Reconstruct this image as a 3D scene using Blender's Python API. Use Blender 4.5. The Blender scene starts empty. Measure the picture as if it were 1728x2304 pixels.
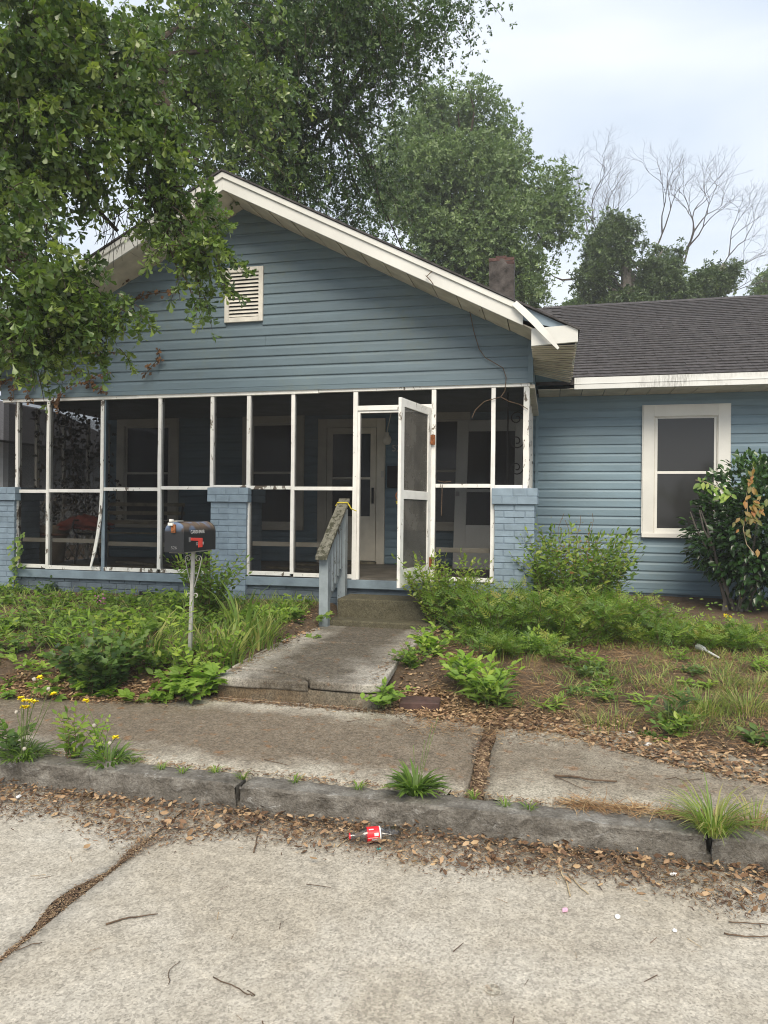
import bpy, bmesh, math, random
import numpy as np
from mathutils import Vector, Matrix, noise

rnd = random.Random(7)
RNG = np.random.default_rng(7)
SC = bpy.context.scene
COL = SC.collection
PI = math.pi

# ------------------------------------------------------------------ camera
YAW, ROLL, FPX, CAMH = math.radians(13.3), 0.0105, 1598.0, 1.6
RT = Vector((math.cos(YAW), math.sin(YAW), 0)); FW = Vector((-math.sin(YAW), math.cos(YAW), 0)); UPV = Vector((0, 0, 1))
R2 = RT * math.cos(ROLL) + UPV * math.sin(ROLL)
U2 = UPV * math.cos(ROLL) - RT * math.sin(ROLL)
CPOS = Vector((0, 0, CAMH))
cam_data = bpy.data.cameras.new('camera')
cam_data.sensor_fit = 'HORIZONTAL'; cam_data.sensor_width = 36.0
cam_data.lens = 36.0 * FPX / 1728.0
cam_data.clip_end = 2000.0
cam = bpy.data.objects.new('camera', cam_data); COL.objects.link(cam)
m3 = Matrix((R2, U2, -FW)).transposed()
cam.matrix_world = Matrix.Translation(CPOS) @ m3.to_4x4()
SC.camera = cam

# ------------------------------------------------------------------ sky, sun, exposure
SUN_EL, SUN_AZ = math.radians(46), math.radians(168)      # azimuth clockwise from +Y
world = bpy.data.worlds.new('World'); SC.world = world; world.use_nodes = True
wn, wl = world.node_tree.nodes, world.node_tree.links
bg = wn['Background']; bg.inputs['Strength'].default_value = 0.1
sky = wn.new('ShaderNodeTexSky'); sky.sky_type = 'NISHITA'; sky.sun_disc = False
sky.sun_elevation = SUN_EL; sky.sun_rotation = SUN_AZ; sky.air_density = 1.5; sky.dust_density = 3.0
tc = wn.new('ShaderNodeTexCoord')
mp = wn.new('ShaderNodeMapping'); mp.inputs['Scale'].default_value = (1.0, 1.0, 2.6)
n1 = wn.new('ShaderNodeTexNoise'); n1.inputs['Scale'].default_value = 2.1; n1.inputs['Detail'].default_value = 4.0
n1.inputs['Roughness'].default_value = 0.5; n1.inputs['Distortion'].default_value = 0.35
cr = wn.new('ShaderNodeValToRGB')
cr.color_ramp.elements[0].position = 0.36; cr.color_ramp.elements[0].color = (2.75, 3.12, 3.62, 1)
cr.color_ramp.elements[1].position = 0.66; cr.color_ramp.elements[1].color = (3.8, 4.0, 4.3, 1)
mx = wn.new('ShaderNodeMix'); mx.data_type = 'RGBA'; mx.inputs[0].default_value = 0.94
wl.new(tc.outputs['Generated'], mp.inputs['Vector']); wl.new(mp.outputs['Vector'], n1.inputs['Vector'])
wl.new(n1.outputs['Fac'], cr.inputs['Fac'])
wl.new(sky.outputs['Color'], mx.inputs[6]); wl.new(cr.outputs['Color'], mx.inputs[7]); wl.new(mx.outputs[2], bg.inputs['Color'])
sun_d = bpy.data.lights.new('sun', 'SUN'); sun_d.energy = 1.5; sun_d.angle = math.radians(35); sun_d.color = (1.0, 0.89, 0.72)
sun = bpy.data.objects.new('sun', sun_d); COL.objects.link(sun)
sdir = Vector((math.sin(SUN_AZ) * math.cos(SUN_EL), math.cos(SUN_AZ) * math.cos(SUN_EL), math.sin(SUN_EL)))
sun.rotation_euler = sdir.to_track_quat('Z', 'Y').to_euler()
sun.location = (0, -5, 30)
SC.view_settings.view_transform = 'Standard'; SC.view_settings.look = 'None'
SC.view_settings.exposure = 1.45; SC.view_settings.gamma = 1.0; SC.view_settings.use_curve_mapping = False
SC.cycles.filter_width = 1.05; SC.cycles.max_bounces = 6; SC.cycles.transparent_max_bounces = 16

# ------------------------------------------------------------------ placing helpers (photo pixel -> point at a real depth)
def ray(u, v): return R2 * ((u - 864) / FPX) - U2 * ((v - 1152) / FPX) + FW
def at(u, v, d): return CPOS + ray(u, v) * d
def onY(u, v, y): r = ray(u, v); return CPOS + r * (y / r.y)
def onZ(u, v, z): r = ray(u, v); return CPOS + r * ((z - CAMH) / r.z)

def lerp_pts(x, pts):
    if x <= pts[0][0]: return pts[0][1]
    for (a, b), (c, d) in zip(pts, pts[1:]):
        if x <= c: return b + (d - b) * (x - a) / (c - a)
    return pts[-1][1]
def sst(t): t = max(0.0, min(1.0, t)); return t * t * (3 - 2 * t)

def slab_z(y): return 0.155 + 0.037 * (y - 3.6)          # pavement rises slightly away from the kerb
YC = [(-9, 4.45), (-4.2, 4.52), (-3.2, 4.60), (-2.7, 4.70), (-2.45, 4.93), (-1.15, 4.96), (-0.9, 4.82), (-0.3, 4.74), (0.05, 4.72), (0.4, 4.50), (0.7, 4.32), (1.2, 4.15), (3, 4.0), (9, 4.0)]
RISE = [(-9, .24), (-2.6, .23), (-1.8, .20), (-1.0, .16), (0, .15), (2, .15)]
def gz(x, y):
    yc = lerp_pts(x, YC) + 0.05 * noise.noise(Vector((x * 2.3, 3.1, 0))) + 0.025 * noise.noise(Vector((x * 9, 1.1, 0)))
    d = y - yc
    if d < 0: return slab_z(y) + max(d * 0.25, -0.06)
    L = lerp_pts(x, [(-3, 0.8), (-1, 1.0), (0, 1.8), (3, 2.2)])
    z = slab_z(yc) + lerp_pts(x, RISE) * sst(d / L) + (0.06 if x < -1.8 else 0.045) * max(0, y - 5.6)
    dp = max(lerp_pts(y, [(4.9, -2.44), (6.2, -2.40), (7.2, -2.22)]) - x, x + 1.19, 0.0) + 0.03 * noise.noise(Vector((y * 4, 2, 8)))
    if dp < .25 and y > 4.9: z = min(z, .372 + (y - 4.9) * .022 - .03 + .9 * max(0, dp - .01))
    return z + 0.018 * noise.noise(Vector((x * 2, y * 2, 5))) * min(1, d * 4) + 0.008 * noise.noise(Vector((x * 7, y * 7, 9))) * min(1, d * 4)
def ground_at(u, v):
    z = 0.4
    for _ in range(12):
        p = onZ(u, v, z); z = 0.5 * z + 0.5 * gz(p.x, p.y)
    return Vector((p.x, p.y, gz(p.x, p.y)))

# ------------------------------------------------------------------ material helpers
MATS = {}
def _new(name):
    m = bpy.data.materials.new(name); m.use_nodes = True; MATS[name] = m
    nt = m.node_tree
    return m, nt.nodes, nt.links, nt.nodes['Principled BSDF']
def _noise(n, l, src, scale, detail=4, rough=0.55, dist=0.0):
    t = n.new('ShaderNodeTexNoise'); t.inputs['Scale'].default_value = scale; t.inputs['Detail'].default_value = detail
    t.inputs['Roughness'].default_value = rough; t.inputs['Distortion'].default_value = dist
    l.new(src, t.inputs['Vector']); return t.outputs['Fac']
def _ramp(n, l, fac, stops):
    r = n.new('ShaderNodeValToRGB'); e = r.color_ramp.elements
    while len(e) < len(stops): e.new(0.5)
    for k, (p, c) in enumerate(stops):
        e[k].position = p; e[k].color = (c, c, c, 1) if isinstance(c, (int, float)) else (*c, 1)
    l.new(fac, r.inputs['Fac']); return r.outputs['Color']
def _mix(n, l, fac, a, b, mode='MIX'):
    m = n.new('ShaderNodeMix'); m.data_type = 'RGBA'; m.blend_type = mode
    for k, s in ((0, fac), (6, a), (7, b)):
        if hasattr(s, 'links'): l.new(s, m.inputs[k])
        else: m.inputs[k].default_value = s if isinstance(s, (int, float)) else (*s, 1)
    return m.outputs[2]
def _bump(n, l, h, strength, dist, bsdf):
    b = n.new('ShaderNodeBump'); b.inputs['Strength'].default_value = strength; b.inputs['Distance'].default_value = dist
    l.new(h, b.inputs['Height']); l.new(b.outputs['Normal'], bsdf.inputs['Normal'])
def _pos(n): return n.new('ShaderNodeNewGeometry').outputs['Position']
def _stretch(n, l, src, s):
    m = n.new('ShaderNodeMapping'); m.inputs['Scale'].default_value = s; l.new(src, m.inputs['Vector']); return m.outputs['Vector']

def plain(name, c, rough=0.6, var=0.25, scale=6, bump=0.15, bscale=60, spec=0.4, metal=0.0, stretch=None):
    m, n, l, b = _new(name); p = _pos(n)
    if stretch: p = _stretch(n, l, p, stretch)
    f = _noise(n, l, p, scale, 5)
    lo = tuple(x * (1 - var) for x in c); hi = tuple(min(1, x * (1 + var)) for x in c)
    oi = n.new('ShaderNodeObjectInfo')
    col = _ramp(n, l, f, [(0.3, lo), (0.7, hi)])
    col = _mix(n, l, 1.0, col, _ramp(n, l, oi.outputs['Random'], [(0, 0.93), (1, 1.07)]), 'MULTIPLY')
    l.new(col, b.inputs['Base Color']); b.inputs['Roughness'].default_value = rough
    b.inputs['Specular IOR Level'].default_value = spec; b.inputs['Metallic'].default_value = metal
    if bump: _bump(n, l, _noise(n, l, p, bscale, 3), bump, 0.004, b)
    return m

def siding_mat(name, c, dirt):
    m, n, l, b = _new(name); p = _pos(n)
    oi = n.new('ShaderNodeObjectInfo')
    f = _noise(n, l, _stretch(n, l, p, (0.6, 0.6, 5)), 2.2, 5)
    col = _ramp(n, l, f, [(0.3, tuple(x * 0.86 for x in c)), (0.72, tuple(x * 1.12 for x in c))])
    col = _mix(n, l, 1.0, col, _ramp(n, l, oi.outputs['Random'], [(0, 0.94), (1, 1.06)]), 'MULTIPLY')
    g = _ramp(n, l, _noise(n, l, p, 1.1, 6, 0.65), [(0.5, 0.0), (0.75, 1.0)])
    g2 = _ramp(n, l, _noise(n, l, p, 14, 4, 0.7), [(0.45, 0.2), (0.7, 1.0)])
    gm = _mix(n, l, 1.0, g, g2, 'MULTIPLY'); gm = _mix(n, l, 1.0, gm, (dirt,) * 3, 'MULTIPLY')
    col = _mix(n, l, gm, col, (0.16, 0.19, 0.15))
    l.new(col, b.inputs['Base Color']); b.inputs['Roughness'].default_value = 0.5; b.inputs['Specular IOR Level'].default_value = 0.35
    _bump(n, l, _noise(n, l, _stretch(n, l, p, (3, 3, 40)), 9, 3), 0.12, 0.003, b)
    return m

def peel_mat(name, c, wood, amount, scale=16, dirt=0.12):
    """old gloss paint, flaked off to grey wood in patches"""
    m, n, l, b = _new(name); p = _pos(n)
    q = _stretch(n, l, p, (1, 1, 0.35))
    f = _noise(n, l, q, scale, 6, 0.72, 0.4); big = _noise(n, l, p, 1.7, 3)
    k = n.new('ShaderNodeMath'); k.operation = 'MULTIPLY_ADD'; l.new(big, k.inputs[0]); k.inputs[1].default_value = 0.5; l.new(f, k.inputs[2])
    mask = _ramp(n, l, k.outputs[0], [(0.98 - amount, 0.0), (1.0 - amount, 1.0)])
    grime = _ramp(n, l, _noise(n, l, p, 7, 5, 0.65), [(0.42, 0.0), (0.75, 1.0)])
    paint = _mix(n, l, _mix(n, l, 1.0, grime, (dirt * 3,) * 3, 'MULTIPLY'), c, tuple(x * 0.55 for x in c))
    wd = _ramp(n, l, _noise(n, l, _stretch(n, l, p, (8, 8, 1)), 30, 3), [(0.3, tuple(x * 0.5 for x in wood)), (0.7, wood)])
    l.new(_mix(n, l, mask, paint, wd), b.inputs['Base Color'])
    b.inputs['Roughness'].default_value = 0.55; b.inputs['Specular IOR Level'].default_value = 0.35
    inv = n.new('ShaderNodeInvert'); l.new(mask, inv.inputs['Color'])
    _bump(n, l, inv.outputs['Color'], 0.5, 0.003, b)
    return m

def leaf_mat(name, cols, rough=0.42, trans=0.3, spec=0.45, back=1.25):
    """leaf colour from the per-leaf value 'var'"""
    m, n, l, b = _new(name)
    a = n.new('ShaderNodeAttribute'); a.attribute_name = 'var'
    k = len(cols)
    col = _ramp(n, l, a.outputs['Fac'], [(i / (k - 1), c) for i, c in enumerate(cols)])
    nz = _noise(n, l, _pos(n), 3.0, 2)
    col = _mix(n, l, 1.0, col, _ramp(n, l, nz, [(0.3, 0.82), (0.7, 1.18)]), 'MULTIPLY')
    geo = n.new('ShaderNodeNewGeometry')
    col2 = _mix(n, l, geo.outputs['Backfacing'], col, _mix(n, l, 1.0, col, (back, back, back * 1.05), 'MULTIPLY'))
    l.new(col2, b.inputs['Base Color']); b.inputs['Roughness'].default_value = rough; b.inputs['Specular IOR Level'].default_value = spec
    if trans:
        t = n.new('ShaderNodeBsdfTranslucent'); l.new(_mix(n, l, 1.0, col, (1.5, 1.7, 0.7), 'MULTIPLY'), t.inputs['Color'])
        ms = n.new('ShaderNodeMixShader'); ms.inputs[0].default_value = trans
        l.new(b.outputs[0], ms.inputs[1]); l.new(t.outputs[0], ms.inputs[2]); l.new(ms.outputs[0], n['Material Output'].inputs['Surface'])
    return m

def concrete_mat(name, lo, hi, stain=None, stain_amt=0.0, rust=0.0, speck=1.0, rough=0.9, edge=None):
    m, n, l, b = _new(name); p = _pos(n)
    big = _noise(n, l, p, 0.9, 6, 0.6, 0.3); mid = _noise(n, l, p, 9, 6, 0.7); fine = _noise(n, l, p, 90, 4, 0.75)
    col = _ramp(n, l, mid, [(0.3, lo), (0.72, hi)])
    if stain:
        sm = _ramp(n, l, big, [(0.5 - stain_amt * 0.3, 0.0), (0.62 - stain_amt * 0.2, 1.0)])
        if edge:      # worn pale margins along the long edges of the pavement
            sx = n.new('ShaderNodeSeparateXYZ'); l.new(p, sx.inputs[0])
            wob = n.new('ShaderNodeMath'); wob.operation = 'MULTIPLY_ADD'; l.new(_noise(n, l, p, 3.5, 5, 0.65), wob.inputs[0]); wob.inputs[1].default_value = 0.5
            l.new(sx.outputs['Y' if edge[0] == 'y' else 'X'], wob.inputs[2])
            e0, e1, soft = edge[1] + 0.25, edge[2] + 0.25, edge[3]
            mr = n.new('ShaderNodeMapRange'); mr.inputs['From Min'].default_value = e0; mr.inputs['From Max'].default_value = e0 + soft; l.new(wob.outputs[0], mr.inputs['Value'])
            mr2 = n.new('ShaderNodeMapRange'); mr2.inputs['From Min'].default_value = e1; mr2.inputs['From Max'].default_value = e1 - soft; l.new(wob.outputs[0], mr2.inputs['Value'])
            sm = _mix(n, l, 1.0, sm, _mix(n, l, 1.0, mr.outputs[0], mr2.outputs[0], 'MULTIPLY'), 'MULTIPLY')
        sm = _mix(n, l, 1.0, sm, _ramp(n, l, _noise(n, l, p, 40, 4, 0.75), [(0.3, 0.72), (0.62, 1.0)]), 'MULTIPLY')
        col = _mix(n, l, sm, col, _ramp(n, l, mid, [(0.3, tuple(x * 0.8 for x in stain)), (0.7, tuple(x * 1.2 for x in stain))]))
    if rust:
        rm = _ramp(n, l, _noise(n, l, p, 11, 3, 0.6), [(0.60, 0.0), (0.70, rust)])
        col = _mix(n, l, rm, col, (0.24, 0.115, 0.045))
    # aggregate showing through the worn surface, pits and pale sand grains
    vo = n.new('ShaderNodeTexVoronoi'); vo.inputs['Scale'].default_value = 120; l.new(p, vo.inputs['Vector'])
    agg = _ramp(n, l, vo.outputs['Color'], [(0.15, 0.45), (0.45, 1.0), (0.9, 1.5)])
    col = _mix(n, l, 0.75 * speck, col, _mix(n, l, 1.0, col, agg, 'MULTIPLY'))
    pits = _ramp(n, l, fine, [(0.32, 0.35), (0.46, 1.0), (0.58, 1.0), (0.72, 1.5)])
    col = _mix(n, l, 0.8 * speck, col, _mix(n, l, 1.0, col, pits, 'MULTIPLY'))
    blot = _ramp(n, l, _noise(n, l, p, 26, 6, 0.78, 0.6), [(0.36, 0.50), (0.50, 0.95), (0.66, 1.22)])
    col = _mix(n, l, 0.75 * speck, col, _mix(n, l, 1.0, col, blot, 'MULTIPLY'))
    l.new(col, b.inputs['Base Color']); b.inputs['Roughness'].default_value = rough; b.inputs['Specular IOR Level'].default_value = 0.25
    hh = n.new('ShaderNodeMath'); hh.operation = 'ADD'; l.new(fine, hh.inputs[0]); l.new(mid, hh.inputs[1])
    _bump(n, l, hh.outputs[0], 0.55, 0.006, b)
    return m

def flat(name, c, rough=0.5, spec=0.5, metal=0.0, trans=0.0, alpha=None):
    m, n, l, b = _new(name); b.inputs['Base Color'].default_value = (*c, 1); b.inputs['Roughness'].default_value = rough
    b.inputs['Specular IOR Level'].default_value = spec; b.inputs['Metallic'].default_value = metal
    if trans: b.inputs['Transmission Weight'].default_value = trans
    return m

siding_mat('siding_gable', (0.125, 0.178, 0.215), 0.75)  # darker than wall siding: dirt, overhang and tree shade put into the colour
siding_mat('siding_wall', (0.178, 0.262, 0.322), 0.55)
plain('blue_paint', (0.19, 0.25, 0.305), 0.6, 0.2, 5, 0.3, 40)
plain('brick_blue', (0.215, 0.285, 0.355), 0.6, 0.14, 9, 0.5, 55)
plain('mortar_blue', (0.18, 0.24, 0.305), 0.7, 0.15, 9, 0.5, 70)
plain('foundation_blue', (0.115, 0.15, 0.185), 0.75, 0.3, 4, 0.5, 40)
peel_mat('peel_white', (0.80, 0.80, 0.78), (0.20, 0.17, 0.13), 0.075)
peel_mat('peel_heavy', (0.78, 0.78, 0.75), (0.17, 0.14, 0.11), 0.155, 13)
plain('trim_white', (0.68, 0.68, 0.65), 0.5, 0.07, 3, 0.1, 30)
plain('fascia_white', (0.62, 0.625, 0.60), 0.45, 0.08, 2.2, 0.08, 25, 0.4, 0, (1, 1, 1))
plain('trim_cream', (0.66, 0.62, 0.53), 0.55, 0.15, 3, 0.1, 30)
plain('soffit_beige', (0.56, 0.51, 0.42), 0.6, 0.2, 5, 0.1, 30)
plain('vent_white', (0.60, 0.58, 0.53), 0.55, 0.15, 8, 0.1, 30)
plain('dark_void', (0.012, 0.012, 0.012), 0.9, 0.1, 3, 0)
plain('shingle', (0.062, 0.058, 0.060), 0.85, 0.45, 14, 0.8, 140, 0.25)
plain('porch_floor', (0.115, 0.105, 0.09), 0.6, 0.35, 5, 0.2, 30)
plain('porch_ceiling', (0.17, 0.19, 0.20), 0.7, 0.2, 4, 0.2, 30)
plain('old_wood', (0.20, 0.18, 0.13), 0.85, 0.5, 9, 0.8, 60, 0.2, 0, (1, 0.3, 1))
peel_mat('rail_blue', (0.27, 0.315, 0.345), (0.10, 0.095, 0.07), 0.11, 18, 0.25)
peel_mat('rail_cap', (0.19, 0.185, 0.15), (0.07, 0.07, 0.045), 0.2, 22, 0.4)
plain('rust', (0.20, 0.075, 0.03), 0.85, 0.6, 60, 0.5, 120, 0.2)
plain('black_metal', (0.018, 0.018, 0.019), 0.5, 0.3, 9, 0.1, 30)
plain('bark', (0.06, 0.048, 0.036), 0.95, 0.4, 12, 1.0, 40, 0.15)
plain('bark_grey', (0.16, 0.145, 0.13), 0.95, 0.3, 12, 0.5, 40, 0.15)
plain('bark_faded', (0.075, 0.066, 0.06), 0.95, 0.2, 12, 0)
plain('twig', (0.115, 0.08, 0.055), 0.9, 0.4, 25, 0.4, 80, 0.2)
plain('twig_pale', (0.42, 0.34, 0.22), 0.8, 0.3, 25, 0.3, 80, 0.2)
plain('stem_green', (0.10, 0.14, 0.04), 0.7, 0.3, 20, 0)
plain('stem_brown', (0.13, 0.085, 0.05), 0.8, 0.3, 20, 0)
plain('terracotta', (0.34, 0.15, 0.085), 0.8, 0.25, 8, 0.2, 50)
plain('pot_pale', (0.35, 0.27, 0.19), 0.8, 0.2, 8, 0.2, 50)
plain('red_cloth', (0.25, 0.055, 0.035), 0.9, 0.4, 12, 0.4, 40)
plain('white_paper', (0.78, 0.79, 0.80), 0.7, 0.1, 30, 0.2, 80)
plain('teal_foil', (0.08, 0.42, 0.40), 0.35, 0.4, 60, 0.2, 80)
plain('pink_paper', (0.72, 0.42, 0.55), 0.6, 0.2, 60, 0.1, 80)
plain('dark_brick', (0.075, 0.042, 0.036), 0.75, 0.3, 20, 0.6, 140)
plain('chimney_brick', (0.085, 0.045, 0.04), 0.85, 0.4, 14, 0.5, 60)
plain('chimney_render', (0.075, 0.067, 0.064), 0.95, 0.7, 6, 0.8, 40, 0.2)
plain('white_siding', (0.55, 0.56, 0.55), 0.6, 0.1, 3, 0.1, 30)
plain('yellow_petal', (0.88, 0.72, 0.01), 0.5, 0.1, 60, 0)
plain('seed_head', (0.40, 0.37, 0.32), 0.9, 0.2, 60, 0)
plain('pink_petal', (0.52, 0.14, 0.38), 0.6, 0.2, 60, 0)
plain('flag_red', (0.72, 0.07, 0.055), 0.4, 0.15, 30, 0.1, 60)
plain('post_white', (0.40, 0.39, 0.37), 0.5, 0.25, 14, 0.2, 60)
plain('lettering_worn', (0.52, 0.52, 0.52), 0.6, 0.4, 120, 0)
plain('number_dark', (0.15, 0.155, 0.16), 0.5, 0.1, 30, 0)
plain('bulb', (0.75, 0.72, 0.64), 0.3, 0.05, 30, 0)
plain('label_red', (0.70, 0.02, 0.03), 0.35, 0.1, 80, 0)
plain('yellow_tape', (0.55, 0.45, 0.04), 0.5, 0.2, 50, 0)
flat('pane_dark', (0.022, 0.024, 0.025), 0.12, 0.5)
flat('pane_screen', (0.032, 0.033, 0.034), 0.16, 0.5)
def clear():
    m, n, l, b = _new('clear_plastic'); t = n.new('ShaderNodeBsdfTransparent'); t.inputs['Color'].default_value = (.93, .95, .95, 1); gl = n.new('ShaderNodeBsdfGlossy'); gl.inputs['Roughness'].default_value = .08
    fr = n.new('ShaderNodeFresnel'); fr.inputs['IOR'].default_value = 1.55; k = n.new('ShaderNodeMath'); k.operation = 'MULTIPLY_ADD'; k.inputs[1].default_value = .9; k.inputs[2].default_value = .05; l.new(fr.outputs[0], k.inputs[0])
    df = n.new('ShaderNodeBsdfTranslucent'); df.inputs['Color'].default_value = (.85, .87, .88, 1); m0 = n.new('ShaderNodeMixShader'); m0.inputs[0].default_value = .28; l.new(t.outputs[0], m0.inputs[1]); l.new(df.outputs[0], m0.inputs[2])
    ms = n.new('ShaderNodeMixShader'); l.new(k.outputs[0], ms.inputs[0]); l.new(m0.outputs[0], ms.inputs[1]); l.new(gl.outputs[0], ms.inputs[2]); l.new(ms.outputs[0], n['Material Output'].inputs['Surface'])
clear()

concrete_mat('road_concrete', (0.385, 0.358, 0.308), (0.52, 0.49, 0.43), (0.37, 0.335, 0.275), 0.3, 0, 0.62)
concrete_mat('walk_concrete', (0.32, 0.295, 0.245), (0.46, 0.43, 0.365), (0.150, 0.120, 0.087), 1.0, 0.6, 0.75, 0.9, ('y', 3.69, 4.80, 0.22))
concrete_mat('walk_concrete_b', (0.29, 0.265, 0.215), (0.45, 0.42, 0.35), (0.19, 0.16, 0.122), 0.7, 0.5, 0.75, 0.9, ('y', 3.7, 4.7, 0.3))
concrete_mat('path_concrete', (0.30, 0.28, 0.245), (0.45, 0.43, 0.385), (0.088, 0.074, 0.055), 1.0, 0.3, 0.8, 0.85, ('x', -2.32, -1.18, 0.3))
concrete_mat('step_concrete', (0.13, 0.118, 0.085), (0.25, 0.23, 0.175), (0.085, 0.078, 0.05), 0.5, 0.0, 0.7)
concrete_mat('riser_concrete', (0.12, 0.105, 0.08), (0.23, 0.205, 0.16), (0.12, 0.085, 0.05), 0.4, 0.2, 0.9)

def kerb_mat():
    m, n, l, b = _new('kerb_stone'); p = _pos(n)
    a = _noise(n, l, p, 7, 6, 0.7); f = _noise(n, l, p, 70, 4, 0.7)
    col = _ramp(n, l, a, [(0.30, (0.075, 0.067, 0.056)), (0.52, (0.165, 0.153, 0.135)), (0.72, (0.29, 0.28, 0.255))])
    col = _mix(n, l, 0.7, col, _mix(n, l, 1.0, col, _ramp(n, l, f, [(0.3, 0.5), (0.7, 1.5)]), 'MULTIPLY'))
    st = _ramp(n, l, _noise(n, l, _stretch(n, l, p, (1, 1, 2.5)), 10, 7, 0.8, 0.8), [(0.57, 0.0), (0.66, 0.9)])
    col = _mix(n, l, st, col, (0.34, 0.335, 0.32))
    l.new(col, b.inputs['Base Color']); b.inputs['Roughness'].default_value = 0.85; b.inputs['Specular IOR Level'].default_value = 0.3
    hh = n.new('ShaderNodeMath'); hh.operation = 'ADD'; l.new(f, hh.inputs[0]); l.new(a, hh.inputs[1])
    _bump(n, l, hh.outputs[0], 0.8, 0.016, b)
kerb_mat()
def soil_mat():
    m, n, l, b = _new('soil'); p = _pos(n)
    a = _noise(n, l, p, 1.6, 6, 0.65); f = _noise(n, l, p, 45, 5, 0.75); g = _noise(n, l, p, 160, 3, 0.7)
    col = _ramp(n, l, a, [(0.32, (0.088, 0.065, 0.047)), (0.52, (0.145, 0.106, 0.074)), (0.70, (0.21, 0.155, 0.10))])
    col = _mix(n, l, 0.85, col, _mix(n, l, 1.0, col, _ramp(n, l, f, [(0.28, 0.45), (0.72, 1.6)]), 'MULTIPLY'))
    sp = _ramp(n, l, g, [(0.62, 0.0), (0.72, 0.6)]); col = _mix(n, l, sp, col, (0.30, 0.22, 0.13))
    l.new(col, b.inputs['Base Color']); b.inputs['Roughness'].default_value = 1.0; b.inputs['Specular IOR Level'].default_value = 0.1
    hh = n.new('ShaderNodeMath'); hh.operation = 'ADD'; l.new(f, hh.inputs[0]); l.new(g, hh.inputs[1]); _bump(n, l, hh.outputs[0], 0.9, 0.015, b)
soil_mat()
def screen_mat(name, c, opacity):
    m, n, l, b = _new(name)
    t = n.new('ShaderNodeBsdfTransparent'); d = n.new('ShaderNodeBsdfDiffuse'); 
    f = _noise(n, l, _pos(n), 3.0, 4, 0.65)
    l.new(_ramp(n, l, f, [(0.3, tuple(x * 0.7 for x in c)), (0.75, tuple(x * 1.6 for x in c))]), d.inputs['Color'])
    ms = n.new('ShaderNodeMixShader'); ms.inputs[0].default_value = opacity
    l.new(t.outputs[0], ms.inputs[1]); l.new(d.outputs[0], ms.inputs[2]); l.new(ms.outputs[0], n['Material Output'].inputs['Surface'])
screen_mat('insect_screen', (0.009, 0.009, 0.009), 0.37)
screen_mat('door_screen', (0.115, 0.11, 0.10), 0.72)
def mailbox_mat():
    m, n, l, b = _new('mailbox_paint'); p = _pos(n)
    sx = n.new('ShaderNodeSeparateXYZ'); l.new(p, sx.inputs[0])
    top = n.new('ShaderNodeMapRange'); top.inputs['From Min'].default_value = 1.425; top.inputs['From Max'].default_value = 1.48; l.new(sx.outputs['Z'], top.inputs['Value'])
    w = _ramp(n, l, _noise(n, l, p, 9, 5, 0.65, 0.5), [(0.24, 0.0), (0.44, 1.0)])
    worn = _mix(n, l, 1.0, top.outputs[0], w, 'MULTIPLY')
    wc = _ramp(n, l, _noise(n, l, p, 5, 2), [(0.40, (0.16, 0.125, 0.09)), (0.52, (0.13, 0.09, 0.065)), (0.58, (0.16, 0.22, 0.34))])
    col = _mix(n, l, worn, (0.016, 0.018, 0.021), wc)
    chips = _ramp(n, l, _noise(n, l, p, 60, 5, 0.75), [(0.68, 0.0), (0.74, 0.7)])
    col = _mix(n, l, chips, col, (0.12, 0.10, 0.09))
    l.new(col, b.inputs['Base Color']); b.inputs['Roughness'].default_value = 0.45; b.inputs['Specular IOR Level'].default_value = 0.4
mailbox_mat()

leaf_mat('oak_leaf', [(0.030, 0.060, 0.018), (0.075, 0.130, 0.034), (0.14, 0.20, 0.048), (0.23, 0.285, 0.07)], 0.34, 0.26, 0.6)
leaf_mat('oak_leaf_back', [(0.026, 0.055, 0.020), (0.048, 0.092, 0.030), (0.08, 0.135, 0.04), (0.12, 0.175, 0.05)], 0.36, 0.22, 0.6)
leaf_mat('tree_leaf_far', [(0.075, 0.125, 0.050), (0.11, 0.17, 0.062), (0.145, 0.21, 0.075), (0.18, 0.25, 0.085)], 0.5, 0.22)
leaf_mat('vine_leaf_far', [(0.04, 0.075, 0.034), (0.075, 0.115, 0.045), (0.095, 0.14, 0.055), (0.14, 0.20, 0.07)], 0.5, 0.2)
leaf_mat('camellia_leaf', [(0.018, 0.048, 0.014), (0.036, 0.082, 0.022), (0.06, 0.125, 0.03), (0.15, 0.22, 0.04)], 0.25, 0.12, 0.6)
leaf_mat('weed_leaf', [(0.06, 0.115, 0.022), (0.12, 0.205, 0.034), (0.19, 0.285, 0.046), (0.28, 0.34, 0.065)], 0.5, 0.32)
leaf_mat('lime_leaf', [(0.13, 0.22, 0.033), (0.19, 0.31, 0.044), (0.25, 0.37, 0.055), (0.33, 0.41, 0.075)], 0.5, 0.35)
leaf_mat('ivy_leaf', [(0.040, 0.085, 0.022), (0.08, 0.145, 0.032), (0.13, 0.20, 0.044), (0.20, 0.27, 0.065)], 0.4, 0.22)
leaf_mat('nandina_leaf', [(0.07, 0.14, 0.022), (0.12, 0.21, 0.03), (0.18, 0.27, 0.04), (0.25, 0.27, 0.05), (0.27, 0.13, 0.04)], 0.5, 0.32)
leaf_mat('grass_blade', [(0.09, 0.16, 0.026), (0.14, 0.225, 0.04), (0.21, 0.28, 0.055), (0.34, 0.33, 0.12), (0.45, 0.37, 0.18)], 0.5, 0.3)
leaf_mat('red_leaf', [(0.10, 0.13, 0.02), (0.26, 0.16, 0.03), (0.34, 0.13, 0.03)], 0.5, 0.3)
leaf_mat('dead_vine_leaf', [(0.05, 0.03, 0.018), (0.11, 0.06, 0.03), (0.19, 0.10, 0.045)], 0.8, 0.1, 0.2)
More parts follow.
